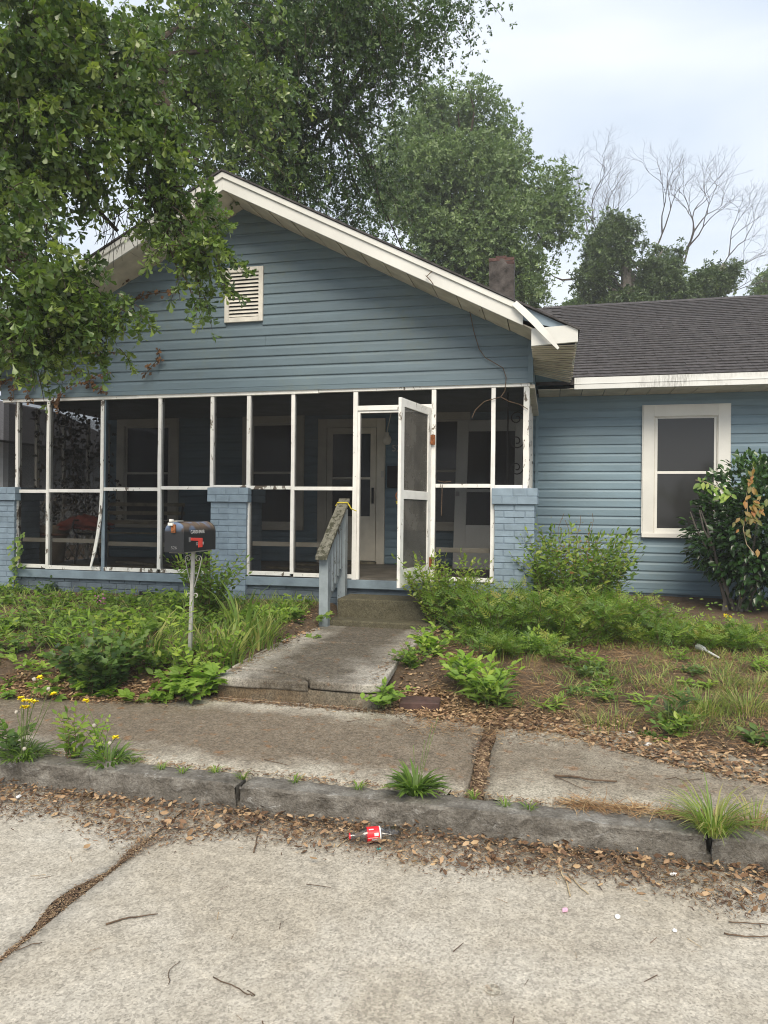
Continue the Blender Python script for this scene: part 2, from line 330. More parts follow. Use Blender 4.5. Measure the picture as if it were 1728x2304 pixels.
leaf_mat('dark_vine_leaf', [(0.012, 0.014, 0.008), (0.03, 0.025, 0.014), (0.05, 0.038, 0.02)], 0.8, 0.05, 0.2)
leaf_mat('litter_leaf', [(0.07, 0.042, 0.028), (0.16, 0.095, 0.056), (0.26, 0.165, 0.095), (0.36, 0.24, 0.14), (0.47, 0.34, 0.20)], 0.8, 0.08, 0.2, 1.1)
leaf_mat('litter_bit', [(0.08, 0.050, 0.036), (0.155, 0.10, 0.066), (0.25, 0.17, 0.105), (0.40, 0.30, 0.18)], 0.9, 0.0, 0.1, 1.0)
leaf_mat('pine_straw', [(0.19, 0.10, 0.045), (0.30, 0.18, 0.085), (0.44, 0.32, 0.17)], 0.8, 0.0, 0.2, 1.0)

# ------------------------------------------------------------------ mesh helpers
class MB:
    def __init__(s): s.v = []; s.f = []
    def box(s, x0, x1, y0, y1, z0, z1):
        b = len(s.v)
        s.v += [(x0, y0, z0), (x1, y0, z0), (x1, y1, z0), (x0, y1, z0), (x0, y0, z1), (x1, y0, z1), (x1, y1, z1), (x0, y1, z1)]
        s.f += [(b, b + 3, b + 2, b + 1), (b + 4, b + 5, b + 6, b + 7), (b, b + 1, b + 5, b + 4), (b + 1, b + 2, b + 6, b + 5), (b + 2, b + 3, b + 7, b + 6), (b + 3, b, b + 4, b + 7)]
        return s
    def prism(s, poly, vec):
        b, k = len(s.v), len(poly); vec = Vector(vec)
        s.v += [tuple(p) for p in poly] + [tuple(Vector(p) + vec) for p in poly]
        s.f += [tuple(b + i for i in range(k))[::-1], tuple(b + k + i for i in range(k))]
        s.f += [(b + i, b + (i + 1) % k, b + k + (i + 1) % k, b + k + i) for i in range(k)]
        return s
    def tube(s, pts, radii, n=6, cap=True):
        pts = [Vector(p) for p in pts]
        if isinstance(radii, (int, float)): radii = [radii] * len(pts)
        b = len(s.v); ref = None
        for i, p in enumerate(pts):
            d = (pts[min(i + 1, len(pts) - 1)] - pts[max(i - 1, 0)])
            if d.length < 1e-9: d = Vector((0, 0, 1))
            d.normalize()
            if ref is None or abs(ref.dot(d)) > 0.95: ref = Vector((1, 0, 0)) if abs(d.x) < 0.8 else Vector((0, 1, 0))
            a = d.cross(ref).normalized(); c = d.cross(a); ref = c.cross(d) * -1 if False else ref
            for k in range(n):
                t = 2 * PI * k / n
                s.v.append(tuple(p + (a * math.cos(t) + c * math.sin(t)) * radii[i]))
        for i in range(len(pts) - 1):
            for k in range(n):
                q = b + i * n; s.f.append((q + k, q + (k + 1) % n, q + n + (k + 1) % n, q + n + k))
        if cap:
            s.f.append(tuple(b + k for k in range(n))[::-1]); q = b + (len(pts) - 1) * n; s.f.append(tuple(q + k for k in range(n)))
        return s
    def lathe(s, prof, c, n=20, axis='z', cap=True):
        b = len(s.v); c = Vector(c)
        for r, h in prof:
            for k in range(n):
                t = 2 * PI * k / n
                o = Vector((r * math.cos(t), r * math.sin(t), h)) if axis == 'z' else (Vector((h, r * math.cos(t), r * math.sin(t))) if axis == 'x' else Vector((r * math.cos(t), h, r * math.sin(t))))
                s.v.append(tuple(c + o))
        for i in range(len(prof) - 1):
            for k in range(n):
                q = b + i * n; s.f.append((q + k, q + (k + 1) % n, q + n + (k + 1) % n, q + n + k))
        if cap: s.f.append(tuple(b + k for k in range(n))[::-1]); q = b + (len(prof) - 1) * n; s.f.append(tuple(q + k for k in range(n)))
        return s
    def mesh(s, name):
        me = bpy.data.meshes.new(name); me.from_pydata([tuple(p) for p in s.v], [], s.f); me.update(); return me
    def build(s, name, mat, parent=None, smooth=False, bevel=0.0):
        return link(name, s.mesh(name), mat, parent, smooth, bevel)

def link(name, me, mat, parent=None, smooth=False, bevel=0.0, M=None):
    o = bpy.data.objects.new(name, me); COL.objects.link(o)
    if mat and not me.materials: me.materials.append(MATS[mat])
    if smooth: me.polygons.foreach_set('use_smooth', [True] * len(me.polygons))
    if bevel:
        bv = o.modifiers.new('edge', 'BEVEL'); bv.width = bevel; bv.segments = 2; bv.limit_method = 'ANGLE'
    if parent: adopt(o, parent)
    if M is not None: o.matrix_basis = M
    return o
WORLD = {}
def wmat(o): return WORLD.get(o.name, Matrix.Identity(4))
def adopt(o, parent):
    o.parent = parent; o.matrix_parent_inverse = wmat(parent).inverted()
def thing(name, label, cat, loc=(0, 0, 0), group=None):
    o = bpy.data.objects.new(name, None); COL.objects.link(o); o.empty_display_size = 0.2
    o.location = loc; WORLD[o.name] = Matrix.Translation(Vector(loc))
    return tag(o, label, cat, group)
def tag(o, label=None, cat=None, group=None, kind=None):
    if label: o['label'] = label
    if cat: o['category'] = cat
    if group: o['group'] = group
    if kind: o['kind'] = kind
    return o

def piece_mesh(name, sx, sy, sz, bev, mat, jit=0.0, seed=0):
    bm = bmesh.new(); bmesh.ops.create_cube(bm, size=1.0)
    for v in bm.verts: v.co = Vector((v.co.x * sx, v.co.y * sy, v.co.z * sz))
    bmesh.ops.bevel(bm, geom=list(bm.edges), offset=bev, segments=1, affect='EDGES')
    r = random.Random(seed)
    for v in bm.verts: v.co += Vector([r.uniform(-jit, jit) for _ in range(3)])
    me = bpy.data.meshes.new(name); bm.to_mesh(me); bm.free(); me.materials.append(MATS[mat]); return me

# ---- many small leaves / blades / litter as one mesh
def basis(axis, nrm):
    y = axis / np.maximum(np.linalg.norm(axis, axis=1, keepdims=True), 1e-9)
    z = nrm - y * np.sum(nrm * y, axis=1, keepdims=True)
    bad = np.linalg.norm(z, axis=1) < 1e-3
    z[bad] = np.cross(y[bad], np.array([1.0, 0.13, 0.2]))
    z /= np.maximum(np.linalg.norm(z, axis=1, keepdims=True), 1e-9)
    return np.cross(y, z), y, z
def scatter_mesh(name, tmpl, pos, axis, nrm, size, var):
    V, T = tmpl; V = np.asarray(V, float); T = np.asarray(T, int)
    pos = np.asarray(pos, float); axis = np.asarray(axis, float); nrm = np.asarray(nrm, float); size = np.asarray(size, float)
    X, Y, Z = basis(axis, nrm); N, k = len(pos), len(V)
    P = pos[:, None, :] + size[:, None, None] * (V[None, :, 0, None] * X[:, None] + V[None, :, 1, None] * Y[:, None] + V[None, :, 2, None] * Z[:, None])
    F = (T[None] + (np.arange(N) * k)[:, None, None]).reshape(-1, 3)
    return P.reshape(-1, 3), F, np.repeat(np.asarray(var, float), k)
def big_mesh(name, chunks, mat, parent=None, smooth=False):
    off = 0; Ps, Fs, As = [], [], []
    for P, F, A in chunks:
        Ps.append(P); Fs.append(F + off); As.append(A); off += len(P)
    P = np.concatenate(Ps); F = np.concatenate(Fs); A = np.concatenate(As)
    me = bpy.data.meshes.new(name)
    me.vertices.add(len(P)); me.vertices.foreach_set('co', P.astype(np.float32).ravel())
    me.loops.add(F.size); me.loops.foreach_set('vertex_index', F.astype(np.int32).ravel())
    me.polygons.add(len(F)); me.polygons.foreach_set('loop_start', (np.arange(len(F)) * 3).astype(np.int32))
    at_ = me.attributes.new('var', 'FLOAT', 'POINT'); at_.data.foreach_set('value', np.clip(A, 0, 1).astype(np.float32))
    me.update(calc_edges=True); me.validate()
    return link(name, me, mat, parent, smooth)

# leaf templates: along +Y, face +Z, unit length
SPAT = ([(0, 0, 0), (-.07, .42, .03), (.07, .42, .03), (-.23, .80, .05), (.23, .80, .05), (0, 1.0, -.04), (0, .80, .0)],
        [(0, 2, 1), (1, 2, 6), (1, 6, 3), (2, 4, 6), (3, 6, 5), (6, 4, 5)])
OVATE = ([(0, 0, 0), (-.25, .38, .05), (.25, .38, .05), (0, .42, -.01), (-.17, .72, .03), (.17, .72, .03), (0, 1, -.08)],
         [(0, 3, 1), (0, 2, 3), (1, 3, 4), (3, 2, 5), (4, 3, 6), (3, 5, 6)])
NARROW = ([(0, 0, 0), (-.10, .40, .03), (.10, .40, .03), (0, .45, 0), (0, 1, -.12)], [(0, 3, 1), (0, 2, 3), (1, 3, 4), (3, 2, 4)])
IVY = ([(0, 0, 0), (-.42, .18, .02), (-.18, .42, .03), (-.36, .66, 0), (0, 1, -.05), (.36, .66, 0), (.18, .42, .03), (.42, .18, .02), (0, .4, 0)],
       [(8, 0, 1), (8, 1, 2), (8, 2, 3), (8, 3, 4), (8, 4, 5), (8, 5, 6), (8, 6, 7), (8, 7, 0)][0:0] or [(8, 1, 0), (8, 2, 1), (8, 3, 2), (8, 4, 3), (8, 5, 4), (8, 6, 5), (8, 7, 6), (8, 0, 7)])
DRY = ([(0, 0, .05), (-.22, .35, .12), (.22, .35, .02), (0, .5, -.06), (-.16, .75, .10), (.16, .75, .0), (0, 1, .12)],
       [(0, 3, 1), (0, 2, 3), (1, 3, 4), (3, 2, 5), (4, 3, 6), (3, 5, 6)])
BIT = ([(-.12, 0, 0), (.12, 0, .05), (.09, 1, 0), (-.08, 1, .08)], [(0, 1, 2), (0, 2, 3)])
NEEDLE = ([(-.012, 0, 0), (.012, 0, 0), (.012, .5, .05), (-.012, .5, .05), (0, 1, 0)], [(0, 1, 2), (0, 2, 3), (3, 2, 4)])
BLADE = ([(-.02, 0, 0), (.02, 0, 0), (.024, .4, .05), (-.024, .4, .05), (.018, .75, -.03), (-.018, .75, -.03), (0, 1, -.17)],
         [(0, 1, 2), (0, 2, 3), (3, 2, 4), (3, 4, 5), (5, 4, 6)])
def compose(leaf, placements):
    V, T = np.array(leaf[0], float), np.array(leaf[1], int); OV, OT = [], []
    for pos, ax, nr, sz in placements:
        X, Y, Z = basis(np.array([ax], float), np.array([nr], float))
        OV.append(np.array(pos) + sz * (V[:, :1] * X + V[:, 1:2] * Y + V[:, 2:3] * Z)); OT.append(T + len(V) * (len(OV) - 1))
    return np.concatenate(OV), np.concatenate(OT)
def cluster(leaf, n, a0, a1, seed, along=0.35):
    r = random.Random(seed); pl = []
    for i in range(n):
        th = math.radians(r.uniform(a0, a1)); ph = 2 * PI * (i + r.uniform(-.3, .3)) / n * 1.62 * 1.0
        ax = (math.sin(th) * math.cos(ph), math.cos(th), math.sin(th) * math.sin(ph))
        nr = (-math.cos(th) * math.cos(ph) + r.uniform(-.4, .4), math.sin(th) + r.uniform(-.3, .3), -math.cos(th) * math.sin(ph) + r.uniform(-.4, .4))
        pl.append(((0, r.uniform(-along, along * 0.3), 0), ax, nr, r.uniform(.6, 1.1)))
    return compose(leaf, pl)
OAKC = [cluster(SPAT, 7, 20, 85, s) for s in range(4)]
OAKC5 = [cluster(([(0, 0, 0), (-.2, .62, .04), (.2, .62, .04), (0, 1, -.04)], [(0, 2, 1), (1, 2, 3)]), 8, 15, 95, s, .6) for s in range(4)]
PALM5 = compose(OVATE, [((0, 0, 0), (math.sin(a), math.cos(a), -.15), (0, -.1, 1), sz) for a, sz in ((-1.35, .6), (-.7, .9), (0, 1), (.7, .9), (1.35, .6))])
NARROW2 = ([(0, 0, 0), (-.17, .40, .03), (.17, .40, .03), (0, .45, 0), (0, 1, -.12)], NARROW[1])
PINN = compose(NARROW2, [((0, .16 * k, -.012 * k * k), (s * .85, .6, -.1), (0, -.1, 1), .36 - .03 * k) for k in range(1, 6) for s in (-1, 1)] + [((0, .82, -.2), (0, 1, -.2), (0, 0, 1), .3)])

def randu(n, k=3):
    d = RNG.normal(size=(n, k)); return d / np.linalg.norm(d, axis=1, keepdims=True)


# ================================================================== THE SETTING
g = MB(); g.v = [(-300, -300, -.30), (300, -300, -.30), (300, 300, -.30), (-300, 300, -.30)]; g.f = [(0, 1, 2, 3)]
tag(g.build('ground', 'soil'), kind='structure')

def grid_sheet(name, mat, xs, ys, zf, kind='structure', parent=None, smooth=True):
    V = [(x, y, zf(x, y)) for y in ys for x in xs]; nx = len(xs)
    F = [(j * nx + i, j * nx + i + 1, (j + 1) * nx + i + 1, (j + 1) * nx + i) for j in range(len(ys) - 1) for i in range(nx - 1)]
    m = MB(); m.v = V; m.f = F
    o = m.build(name, mat, parent, smooth)
    if kind and not parent: tag(o, kind=kind)
    return o
def frange(a, b, s): k = max(1, int(round((b - a) / s))); return [a + (b - a) * i / k for i in range(k + 1)]
# yard
grid_sheet('yard', 'soil', [-60, -30, -18] + frange(-10, 4.5, 0.07) + [9, 18, 60], frange(3.62, 8.2, 0.06) + frange(8.4, 10.4, .2) + [12, 20, 60, 120], lambda x, y: gz(max(-9, min(x, 4)), min(y, 11)))
# road of cast concrete bays, an open joint between them
road = MB().box(-80, 80, -60, 3.9, -.20, -.075).build('road', 'soil'); tag(road, kind='structure')
def road_bay(x0, x1, wob):
    xs = frange(max(x0, -6), min(x1, 6), 0.12); ys = frange(-3.0, 3.46, 0.12)
    def zf(x, y): return 0.004 * noise.noise(Vector((x * .8, y * .8, 2))) - 0.004 * abs(noise.noise(Vector((x * 5, y * 5, 7))))
    m = MB(); nx = len(xs)
    jx = lambda y: -1.885 + 0.012 * noise.noise(Vector((y * 1.3, 0, 3))) + 0.008 * noise.noise(Vector((y * 11, 0, 3)))
    for y in ys:
        for i, x in enumerate(xs):
            xx = x
            if wob == 'r' and i == nx - 1:
                xx = jx(y) - 0.007
                if 2.33 < y < 2.75: xx -= 0.07 * math.sin((y - 2.33) / .42 * PI) ** 0.7
            if wob == 'l' and i == 0: xx = jx(y) + 0.007
            m.v.append((xx, y, zf(xx, y)))
    m.f = [(j * nx + i, j * nx + i + 1, (j + 1) * nx + i + 1, (j + 1) * nx + i) for j in range(len(ys) - 1) for i in range(nx - 1)]
    b = len(m.v); e = (nx - 1) if wob == 'r' else 0     # the broken edge goes down into the joint
    for j in range(len(ys)): x, y, z = m.v[j * nx + e]; m.v.append((x, y, -.074))
    for j in range(len(ys) - 1): m.f.append((j * nx + e, (j + 1) * nx + e, b + j + 1, b + j))
    m.build('concrete_slab', 'road_concrete', road, True)
road_bay(-6, -1.885, 'r'); road_bay(-1.885, 6, 'l')
for x0, x1, y0, y1 in ((-80, -6, -60, 3.46), (6, 80, -60, 3.46), (-6, 6, -60, -3.0)):
    MB().box(x0 + .01, x1 - .01, y0, y1 - .01, -.074, -.002).build('concrete_slab', 'road_concrete', road)

# granite kerb, rough stones end to end
kerb = MB().box(-30, 30, 3.50, 3.60, -.07, .05).build('kerb', 'kerb_stone'); tag(kerb, kind='structure')
def kerb_stone(x0, x1, seed, dy=0.0, dz=0.0):
    xs = frange(x0, x1, 0.035); m = MB()
    prof = [(3.452, -.06), (3.455, .03), (3.457, .075), (3.458, .12), (3.460, .149), (3.468, .159), (3.51, .161), (3.55, .161), (3.60, .160), (3.612, .13), (3.612, -.06)]
    for x in xs:
        e = min(x - x0, x1 - x); er = 0.022 * max(0, 1 - e / 0.05) ** 2
        for k, (y, z) in enumerate(prof):
            n1 = noise.noise(Vector((x * 3 + seed, y * 5, z * 6))); n2 = noise.noise(Vector((x * 13 + seed, y * 20, z * 19))); n3 = noise.noise(Vector((x * 34, y * 40, z * 41 + seed)))
            a = 0.016 * n1 + 0.013 * n2 + 0.009 * n3
            if 3.47 < y < 3.52 and z > .12: a += 0.012 * min(0, noise.noise(Vector((x * 6, seed, 0))))
            top = k >= 5
            m.v.append((x, y + dy + (er if not top else 0) - (a if k < 6 else 0), z + dz - (er if top else 0) + (a * 0.5 if top and k < 9 else 0)))
    k = len(prof)
    for i in range(len(xs) - 1):
        for j in range(k - 1): q = i * k + j; m.f.append((q, q + k, q + k + 1, q + 1))
    m.f.append(tuple(range(k))); q = (len(xs) - 1) * k; m.f.append(tuple(range(q, q + k))[::-1])
    m.build('kerb_stone', 'kerb_stone', kerb, False)
kerb_stone(-6.0, -4.02, 1); kerb_stone(-4.0, -1.612, 2); kerb_stone(-1.590, 0.700, 3, 0.004, -.006); kerb_stone(0.722, 3.2, 4, .01, -.01); kerb_stone(3.22, 5.6, 5)

# pavement bays
pav = MB().box(-30, 30, 3.63, 4.98, -.07, .055).build('sidewalk', 'soil'); tag(pav, kind='structure')
def pav_slab(x0, x1, y0, y1, mat, seed, r=0.05):
    nx = max(2, int((x1 - x0) / 0.07)); ny = 22; m = MB()
    for j in range(ny + 1):
        for i in range(nx + 1):
            x = x0 + (x1 - x0) * i / nx; y = y0 + (y1 - y0) * j / ny
            ex = min(i, nx - i) / nx * (x1 - x0); ey = min(j, ny - j) / ny * (y1 - y0)
            if i in (0, nx): x += 0.012 * noise.noise(Vector((seed, y * 5, 0))) + (1 if i == 0 else -1) * r * max(0, 1 - ey / .14) ** 2
            if j in (0, ny): y += 0.014 * noise.noise(Vector((x * 4, seed, 1)))
            e = min(ex, ey); z = slab_z(y) - 0.012 * max(0, 1 - e / 0.05) ** 2 + 0.004 * noise.noise(Vector((x * 1.5, y * 1.5, seed))) + .0025 * noise.noise(Vector((x * 9, y * 9, seed)))
            m.v.append((x, y, z))
    w = nx + 1
    m.f = [(j * w + i, j * w + i + 1, (j + 1) * w + i + 1, (j + 1) * w + i) for j in range(ny) for i in range(nx)]
    ring = [j * w for j in range(ny, -1, -1)] + list(range(1, w)) + [j * w + nx for j in range(1, ny + 1)] + [ny * w + i for i in range(nx - 1, 0, -1)]
    b = len(m.v)
    for q in ring: x, y, z = m.v[q]; m.v.append((x, y, z - .1))
    L = len(ring)
    for i in range(L): a, c = ring[i], ring[(i + 1) % L]; m.f.append((a, b + i, b + (i + 1) % L, c))
    m.build('paving_slab', mat, pav, True)
pav_slab(-9.0, -4.36, 3.635, 4.95, 'walk_concrete', 1); pav_slab(-4.34, -0.425, 3.635, 4.95, 'walk_concrete', 2, .09)
pav_slab(-0.335, 3.4, 3.64, 4.95, 'walk_concrete_b', 3, .10); pav_slab(3.43, 9, 3.64, 4.95, 'walk_concrete_b', 4)

# front path: a thick slab at the pavement end (cracked), then two more bays up to the steps
path = MB().box(-2.40, -1.22, 4.96, 7.2, .08, .20).build('path', 'soil'); tag(path, kind='structure')
def path_z(y): return 0.372 + (y - 4.9) * 0.022
def path_slab(poly, th, mat='path_concrete', name='path_slab', n=1):
    m = MB(); k = len(poly)
    m.v = [(x, y, path_z(y)) for x, y in poly] + [(x, y, path_z(y) - th) for x, y in poly]
    m.f = [tuple(range(k)), tuple(range(k, 2 * k))[::-1]] + [(i, i + k, (i + 1) % k + k, (i + 1) % k) for i in range(k)]
    return m.build(name, mat, path, False, 0.012)
crack = [(-1.70, 4.885), (-1.72, 4.93), (-1.755, 4.97), (-1.83, 5.02), (-1.90, 5.055), (-2.02, 5.10), (-2.14, 5.12), (-2.30, 5.135), (-2.44, 5.15)]
a_poly = [(-2.445, 4.885), (-2.2, 4.875), (-1.95, 4.888)] + [(x - .004, y - .004) for x, y in crack[:-1]] + [(-2.445, 5.14)]
o = path_slab(a_poly, .070); o.location.z = -.012
b_poly = [(x + .004, y + .005) for x, y in crack] + [(-2.44, 6.22), (-1.25, 6.235), (-1.185, 5.3), (-1.165, 4.97), (-1.21, 4.90), (-1.30, 4.878), (-1.52, 4.88)]
path_slab(b_poly, .062)
path_slab([(-2.44, 6.232), (-2.41, 7.16), (-1.15, 7.16), (-1.2, 6.247)], .06)
# the cast footing below the lip of the slab
foot = MB()
for i, x in enumerate(frange(-2.435, -1.185, .06)): pass
foot.box(-2.437, -1.19, 4.897, 5.08, .10, .302); foot.build('footing', 'riser_concrete', path, False, .012)

# ================================================================== THE HOUSE
XA, ZA, SL = -3.567, 5.145, 0.508                 # gable apex (soffit line) and slope
XR, XL = -0.222, -6.912                          # corners of the porch gable
YF, YG, YW, YO = 7.78, 7.74, 10.0, 7.20           # screen plane, gable wall, house wall, front of the rake overhang
ZP = 0.845                                       # porch floor
house = thing('house', 'weathered blue clapboard house with screened front porch under a wide gable', 'house', (-3.5, 10, .4))
def zsof(x): return ZA - SL * abs(x - XA)

def lap_board(name, mat, z0, h, spans, yface, parent, cut=None):
    """one course of lap siding; profile: flat face, cove towards the top"""
    prof = [(0.0, 0.012), (0.0, -0.004), (0.006, -0.0065), (h * .66, -0.002), (h * .84, 0.006), (h * 1.0, 0.0085), (h + .012, 0.010), (h + .012, .012)]
    for xa, xb in spans:
        m = MB(); k = len(prof)
        for side in (0, 1):
            for dz, dy in prof:
                z = z0 + dz; a, b = (xa, xb)
                if cut: a = max(a, cut(z)[0]); b = min(b, cut(z)[1])
                if b < a: a = b = (a + b) / 2
                m.v.append(((a, b)[side], yface + dy, z))
        m.f = [(j, j + 1, k + j + 1, k + j) for j in range(k - 1)] + [(k - 1, 0, k, 2 * k - 1), tuple(range(k))[::-1], tuple(range(k, 2 * k))]
        m.build(name, mat, parent)
def spans_minus(xa, xb, z0, z1, holes):
    cuts = sorted([(h[0], h[1]) for h in holes if h[2] < z1 - .01 and h[3] > z0 + .01]); out = []; x = xa
    for a, b in cuts:
        if a > x: out.append((x, a))
        x = max(x, b)
    if x < xb: out.append((x, xb))
    return out

# --- gable wall
gw = MB(); gw.prism([(XL, YG + .012, 2.99), (XR, YG + .012, 2.99), (XR, YG + .012, zsof(XR) + .02), (XA, YG + .012, ZA + .02), (XL, YG + .012, zsof(XL) + .02)], (0, .09, 0))
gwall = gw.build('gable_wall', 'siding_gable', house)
VX0, VX1, VZ0, VZ1 = -3.784, -3.300, 3.812, 4.452
EXP = 0.1205
z = 3.045; kk = 0
while z < ZA - .03:
    cutf = lambda zz: (XA - (ZA - zz) / SL, XA + (ZA - zz) / SL)
    sp = spans_minus(XL + .015, XR - .04, z, z + EXP, [(VX0 + .01, VX1 - .01, VZ0 + .01, VZ1 - .01)])
    out = []
    for a, b in sp:            # butt joints where two lengths meet
        j = rnd.uniform(-5.2, -1.6)
        out += [(a, j - .001), (j + .001, b)] if (a < j - .5 and j + .5 < b and kk % 3 == 1) else [(a, b)]
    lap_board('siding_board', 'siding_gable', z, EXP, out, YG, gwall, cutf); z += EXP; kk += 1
MB().box(XR - .04, XR + .012, YG - .018, YG + .05, 3.0, 3.44).build('corner_trim', 'siding_gable', house)
MB().box(XL, XR + .01, YG - .010, YG + .03, 2.995, 3.043).build('starter_strip', 'siding_gable', house)
# louvred gable vent
vent = MB().box(VX0 + .02, VX1 - .02, YG - .002, YG + .02, VZ0 + .02, VZ1 - .02).build('gable_vent', 'dark_void', house)
fr = MB()
for a in ((VX0, VX0 + .055, VZ0, VZ1), (VX1 - .055, VX1, VZ0, VZ1), (VX0 + .055, VX1 - .055, VZ0, VZ0 + .055), (VX0 + .055, VX1 - .055, VZ1 - .055, VZ1)): fr.box(a[0], a[1], YG - .030, YG + .0, a[2], a[3])
fr.build('vent_frame', 'vent_white', vent, False, .004)
for i in range(12):
    zz = VZ0 + .062 + i * (VZ1 - VZ0 - .115) / 12
    MB().prism([(VX0 + .055, YG - .026, zz), (VX0 + .055, YG - .024, zz + .004), (VX0 + .055, YG - .004, zz + .034), (VX0 + .055, YG - .004, zz + .028)], (VX1 - VX0 - .11, 0, 0)).build('vent_slat', 'vent_white', vent)

# --- porch roof: two slopes, rake boards, soffit panels
TH = math.atan(SL); RIDGE_Y, RIDGE_Z, EAVE_Y, EAVE_Z = 13.4, 5.39, 9.40, 3.345
OVH = 0.45
for s in (1, -1):
    xe = XA + s * (XR - XA + OVH); ze = ZA - SL * (XR - XA + OVH)
    poly = [(XA, YO + .03, ZA + .095), (xe, YO + .03, ze + .095), (xe, YO + .03, ze + .185), (XA, YO + .03, ZA + .185)]
    MB().prism(poly, (0, 13.3 - YO, 0)).build('roof_slope', 'shingle', house)
    # thin shingle edge lying over the rake
    MB().prism([(XA, YO - .035, ZA + .187), (xe + s * .02, YO - .035, ze + .177), (xe + s * .02, YO - .035, ze + .197), (XA, YO - .035, ZA + .207)], (0, .6, 0)).build('shingle_edge', 'shingle', house)
    xf = (-.300 if s == 1 else xe)
    for (d0, d1, yy, th, nm) in ((-.012, .118, YO, .024, 'fascia_board'), (.118, .182, YO - .020, .044, 'rake_strip')):
        dx = abs(xf - XA); zf = ZA - SL * dx
        MB().prism([(XA, yy, ZA + d0), (xf, yy, zf + d0), (xf, yy, zf + d1), (XA, yy, ZA + d1)], (0, th, 0)).build(nm, 'fascia_white', house, False, .004)
    # soffit panels under the rake, each as wide as a strip of vinyl soffit
    n = 13; L = (XR - XA + (0.02 if s == 1 else OVH)) / n
    for i in range(n):
        xa_, xb_ = XA + s * (L * i + .004), XA + s * (L * (i + 1) - .004)
        dz = rnd.uniform(-.004, .003)
        MB().prism([(xa_, YO + .026, zsof(xa_) + dz), (xb_, YO + .026, zsof(xb_) + dz - .004), (xb_, YO + .026, zsof(xb_) + .012), (xa_, YO + .026, zsof(xa_) + .012)], (0, YG - YO - .02, 0)).build('soffit_panel', 'soffit_beige', house)
    if s == -1:
        MB().box(xe, xe + .03, YO + .03, 9.4, ze - .02, ze + .16).build('eave_fascia', 'fascia_white', house)
        MB().box(xe + .03, XL, YO + .03, 9.5, ze + .03, ze + .045).build('eave_soffit', 'soffit_beige', house)
# exposed blue sub-fascia where the cover came off, boxed eave return, loose strip, side eave
xe = XR + OVH; ze = ZA - SL * (XR - XA + OVH)
MB().prism([(-.42, YO + .006, zsof(-.42) + .02), (xe - .1, YO + .006, 3.40), (xe - .1, YO + .006, zsof(xe - .1) + .18), (-.42, YO + .006, zsof(-.42) + .18)], (0, .02, 0)).build('sub_fascia', 'blue_paint', house)
MB().prism([(XR + .005, YO - .012, 3.262), (xe + .003, YO - .012, 3.285), (xe + .003, YO - .012, 3.420), (xe - .10, YO - .012, 3.452), (XR + .005, YO - .012, 3.435)], (0, .034, 0)).build('eave_return', 'fascia_white', house, False, .003)
MB().box(xe - .02, xe + .004, YO + .026, 9.38, 3.31, 3.42).build('eave_fascia', 'fascia_white', house)
MB().box(XR + .004, xe - .03, 8.75, 9.96, 3.30, 3.32).build('bare_eave_deck', 'siding_wall', house)
st = MB(); p0, p1 = Vector((-.385, YO - .045, 3.690)), Vector((.045, YO - .10, 3.205)); d = (p1 - p0).normalized(); q = Vector((d.z, 0, -d.x)) * -1
pts = [p0 + (p1 - p0) * t + Vector((0, -.02 * math.sin(t * PI), .018 * math.sin(t * PI))) for t in (0, .25, .5, .75, 1)]
for i, p in enumerate(pts):
    w = (.030, .034, .034, .030, .012)[i]; st.v += [tuple(p - q * w), tuple(p + q * w), tuple(p + q * w + Vector((0, .035, 0))), tuple(p - q * w + Vector((0, .012, 0)))]
for i in range(4):
    for j in range(4): st.f.append((i * 4 + j, i * 4 + (j + 1) % 4, i * 4 + 4 + (j + 1) % 4, i * 4 + 4 + j))
st.f += [(3, 2, 1, 0), (16, 17, 18, 19)]; st.build('loose_fascia_strip', 'fascia_white', house)
for i in range(6):       # vented soffit under the side eave, panels run across and droop at their outer ends
    y0 = 7.235 + i * .242; dr = (.0, .02, .045, .06, .085, .10)[i]
    m = MB()
    for k in range(5):
        ya, yb = y0 + k * .047, y0 + k * .047 + .040
        m.prism([(XR + .005, ya, 3.262 - .006 * (k % 2)), (xe - .012 - .02 * (i % 3 == 2), ya, 3.262 - dr - .018 * k / 5 - .006 * (k % 2)), (xe - .012 - .02 * (i % 3 == 2), yb, 3.262 - dr - .018 * k / 5 - .006 * (k % 2)), (XR + .005, yb, 3.262 - .006 * (k % 2))], (0, 0, .006))
    m.build('side_soffit_panel', 'soffit_beige', house)
MB().box(XR - .07, XR, YG + .055, 10.0, 2.985, 3.30).build('side_header', 'siding_wall', house)
MB().box(XR - .06, XR + .03, YG + .03, 10.0, 2.945, 2.983).build('header_trim', 'soffit_beige', house)

